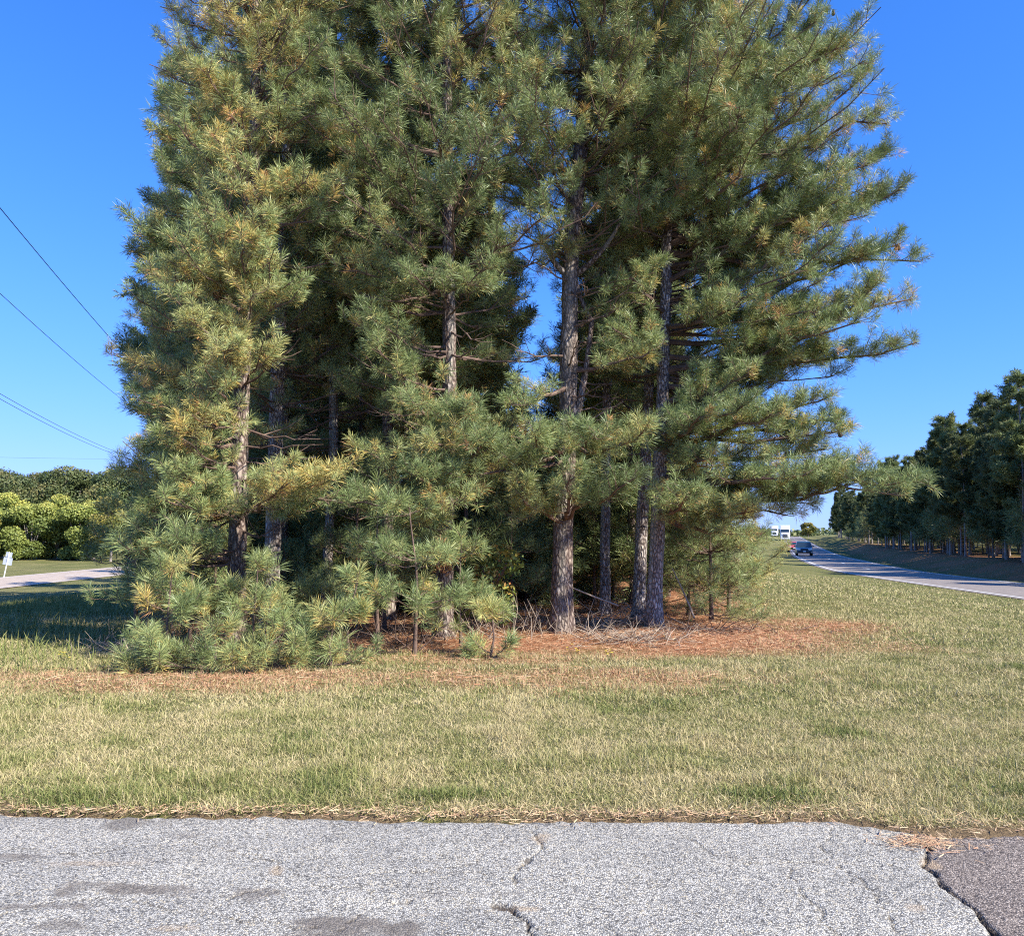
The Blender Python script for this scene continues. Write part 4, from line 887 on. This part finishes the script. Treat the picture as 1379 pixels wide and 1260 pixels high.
def prism(prof, hw, top=None, belt=None, bev=.05):
    """side profile (y, z) extruded across the width; upper part leans in"""
    bm = bmesh.new(); L_ = []; R_ = []
    for (y, z) in prof:
        k = 1.0 if belt is None or z <= belt else 1-(1-top)*(z-belt)/(max(q[1] for q in prof)-belt)
        k *= 1-.10*max(0, abs(y)/max(abs(q[0]) for q in prof)-.8)/.2
        L_.append(bm.verts.new((-hw*k, y, z))); R_.append(bm.verts.new((hw*k, y, z)))
    n = len(prof); bm.faces.new(L_); bm.faces.new(R_[::-1])
    for i in range(n): bm.faces.new((L_[i], R_[i], R_[(i+1) % n], L_[(i+1) % n])) if False else bm.faces.new((L_[(i+1) % n], R_[(i+1) % n], R_[i], L_[i]))
    bmesh.ops.recalc_face_normals(bm, faces=bm.faces); 
    if bev: bmesh.ops.bevel(bm, geom=bm.edges[:], offset=bev, segments=2, affect='EDGES', profile=.5)
    bmesh.ops.triangulate(bm, faces=[f_ for f_ in bm.faces if len(f_.verts) > 4]); return bm
def wheel(parent, x, y, r, wdt):
    b = bmesh.new(); cyl(b, (x-wdt/2, y, r), (x+wdt/2, y, r), r, 24); wh = bm_obj('wheel', b, M['tyre'], parent, 0)
    sgn = 1 if x > 0 else -1; b = bmesh.new(); xo = x+sgn*(wdt/2)
    cyl(b, (xo-.01, y, r), (xo+.015, y, r), r*.62, 20)
    for a in range(5): bx(b, (xo+sgn*.015, y+math.cos(a*1.257)*r*.3, r+math.sin(a*1.257)*r*.3), (.02, r*.16, r*.16))
    bm_obj('rim', b, M['rim'], wh)
def quad(name, pts, m_, parent, th=.012):
    b = bmesh.new(); vs = [b.verts.new(p_) for p_ in pts]; f_ = b.faces.new(vs); 
    r_ = bmesh.ops.extrude_face_region(b, geom=[f_]); f_.normal_update()
    vv = [g_ for g_ in r_['geom'] if isinstance(g_, bmesh.types.BMVert)]; bmesh.ops.translate(b, vec=f_.normal*th, verts=vv); bmesh.ops.recalc_face_normals(b, faces=b.faces)
    return bm_obj(name, b, m_, parent)
def car(label, cat, name, loc, rz, pm, suv):
    rt = thing(name, label, cat, loc, rz)        # faces -y
    H = 1.72 if suv else 1.46; bl = 1.06 if suv else .93; hw = .95 if suv else .9
    prof = [(-2.3, .32), (-2.33, .62), (-2.2, bl-.18), (-1.25, bl-.02), (-1.12, bl), (-.42, H-.06), (-.1, H), (1.45 if suv else .7, H-.02), (2.05 if suv else 1.35, bl+.08), (2.3, bl-.02), (2.34, .6), (2.25, .32), (1.85, .32), (1.78, .55), (1.42, .7), (1.06, .55), (1.0, .28), (-1.05, .28), (-1.1, .55), (-1.42, .7), (-1.75, .55), (-1.82, .3)]
    bm_obj('body', prism(prof, hw, .78, bl, .05), pm, rt, 0, True)
    zt, zb = H-.1, bl+.05; kt = 1-.22*(zt-bl)/(H-bl)
    def yf(z): return -1.12+(.70)*(z-bl)/(H-.06-bl)
    quad('windshield', [(-hw*.9, yf(zb)-.03, zb), (hw*.9, yf(zb)-.03, zb), (hw*kt*.9, yf(zt)-.03, zt), (-hw*kt*.9, yf(zt)-.03, zt)], M['glass'], rt)
    for s_ in (-1, 1):
        ye = 1.7 if suv else 1.0
        quad('side_window', [(s_*(hw*.97+.015), yf(zb)+.22, zb), (s_*(hw*.97+.015), ye, zb), (s_*(hw*kt+.015), ye-.35, zt), (s_*(hw*kt+.015), yf(zt)+.15, zt)], M['glass'], rt, .01)
        b = bmesh.new(); bx(b, (s_*hw*.70, -2.22, bl-.27), (.44, .16, .19)); bm_obj('headlight', b, M['lampw'], rt, .03)
        b = bmesh.new(); bx(b, (s_*(hw+.1), -.85, bl+.08), (.2, .12, .14)); bm_obj('mirror', b, pm, rt, .03)
        b = bmesh.new(); bx(b, (s_*hw*.72, -2.3, .42), (.2, .06, .1)); bm_obj('fog_light', b, M['lampw'], rt, .02)
        for y_ in (-1.42, 1.42): wheel(rt, s_*(hw-.12), y_, .36, .24)
    b = bmesh.new(); bx(b, (0, -2.29, bl-.33), (.9, .09, .18)); bm_obj('grille', b, M['black'], rt, .02)
    b = bmesh.new(); bx(b, (0, -2.31, .43), (1.5, .09, .2)); bm_obj('bumper_intake', b, M['black'], rt, .03)
    b = bmesh.new(); bx(b, (0, -2.36, .56), (.32, .02, .16)); bm_obj('number_plate', b, M['white'], rt, .004)
def truck(label, loc, rz):
    rt = thing('semi_truck', label, 'truck', loc, rz)
    bm_obj('hood', prism([(-3.9, .55), (-3.95, 1.55), (-3.7, 1.85), (-2.2, 2.1), (-2.2, .6)], 1.05, .95, 1.5, .08), M['white'], rt, 0, True)
    bm_obj('cab', prism([(-2.2, .7), (-2.2, 2.1), (-1.75, 2.95), (-1.2, 3.2), (.3, 3.85), (.8, 3.9), (.8, .7)], 1.22, .9, 2.4, .08), M['white'], rt, 0, True)
    quad('windshield', [(-1.05, -2.22, 2.12), (1.05, -2.22, 2.12), (1.0, -1.82, 2.88), (-1.0, -1.82, 2.88)], M['glass'], rt)
    b = bmesh.new(); bx(b, (0, -3.96, 1.2), (1.15, .08, .95)); g_ = bm_obj('grille', b, M['black'], rt, .02)
    b = bmesh.new(); [bx(b, (0, -4.01, .85+i*.14), (1.05, .03, .05)) for i in range(6)]; bm_obj('grille_bar', b, M['chrome'], g_)
    b = bmesh.new(); bx(b, (0, -4.0, .5), (2.3, .25, .36)); bm_obj('bumper', b, M['white'], rt, .06)
    for s_ in (-1, 1):
        b = bmesh.new(); bx(b, (s_*.86, -3.86, 1.0), (.3, .2, .3)); bm_obj('headlight', b, M['lampw'], rt, .04)
        b = bmesh.new(); bx(b, (s_*1.48, -2.0, 2.35), (.22, .1, .75)); cyl(b, (s_*1.2, -2.0, 2.6), (s_*1.45, -2.0, 2.6), .02, 6); bm_obj('mirror', b, M['black'], rt)
        quad('side_window', [(s_*1.235, -1.85, 2.1), (s_*1.235, -.9, 2.1), (s_*1.19, -.9, 2.75), (s_*1.19, -1.5, 2.75)], M['glass'], rt, .01)
        b = bmesh.new(); bx(b, (s_*.95, -3.0, .95), (.5, 1.3, .5)); bm_obj('fender', b, M['white'], rt, .12)
        b = bmesh.new(); cyl(b, (s_*1.15, 1.0, .9), (s_*1.15, 1.0, 3.7), .08, 10); bm_obj('exhaust', b, M['chrome'], rt)
        for y_ in (-3.05, 2.2, 3.4, 12.2, 13.5): wheel(rt, s_*1.05, y_, .5, .3)
    b = bmesh.new(); bx(b, (0, 2.6, .85), (.9, 4.5, .25)); bm_obj('chassis', b, M['black'], rt, .02)
    b = bmesh.new(); bx(b, (0, 8, 2.6), (2.55, 13.0, 2.8)); bm_obj('trailer', b, M['white'], rt, .05)
def onroad(px, Y_):
    x = (px-689.5)/F*Y_; return (x, Y_, float(zroad(Y_))+.036)
def head(Y_): return -math.atan2(float(edge(Y_+4)-edge(Y_-4)), 8.0)
car('dark blue suv with pale headlights leading the oncoming traffic on the highway', 'car', 'parked_car' if False else 'suv', onroad(1080.5, 99), head(99), M['blue'], True)
car('dark red car following close behind the blue one on the highway', 'car', 'car', onroad(1067.5, 119), head(121), M['red'], False)
truck('white semi truck behind the two cars on the highway', onroad(1056, 212), head(212))
truck('farther white semi truck near the crest of the highway', onroad(1042, 300), head(300))
print('objects', len(sc.objects))
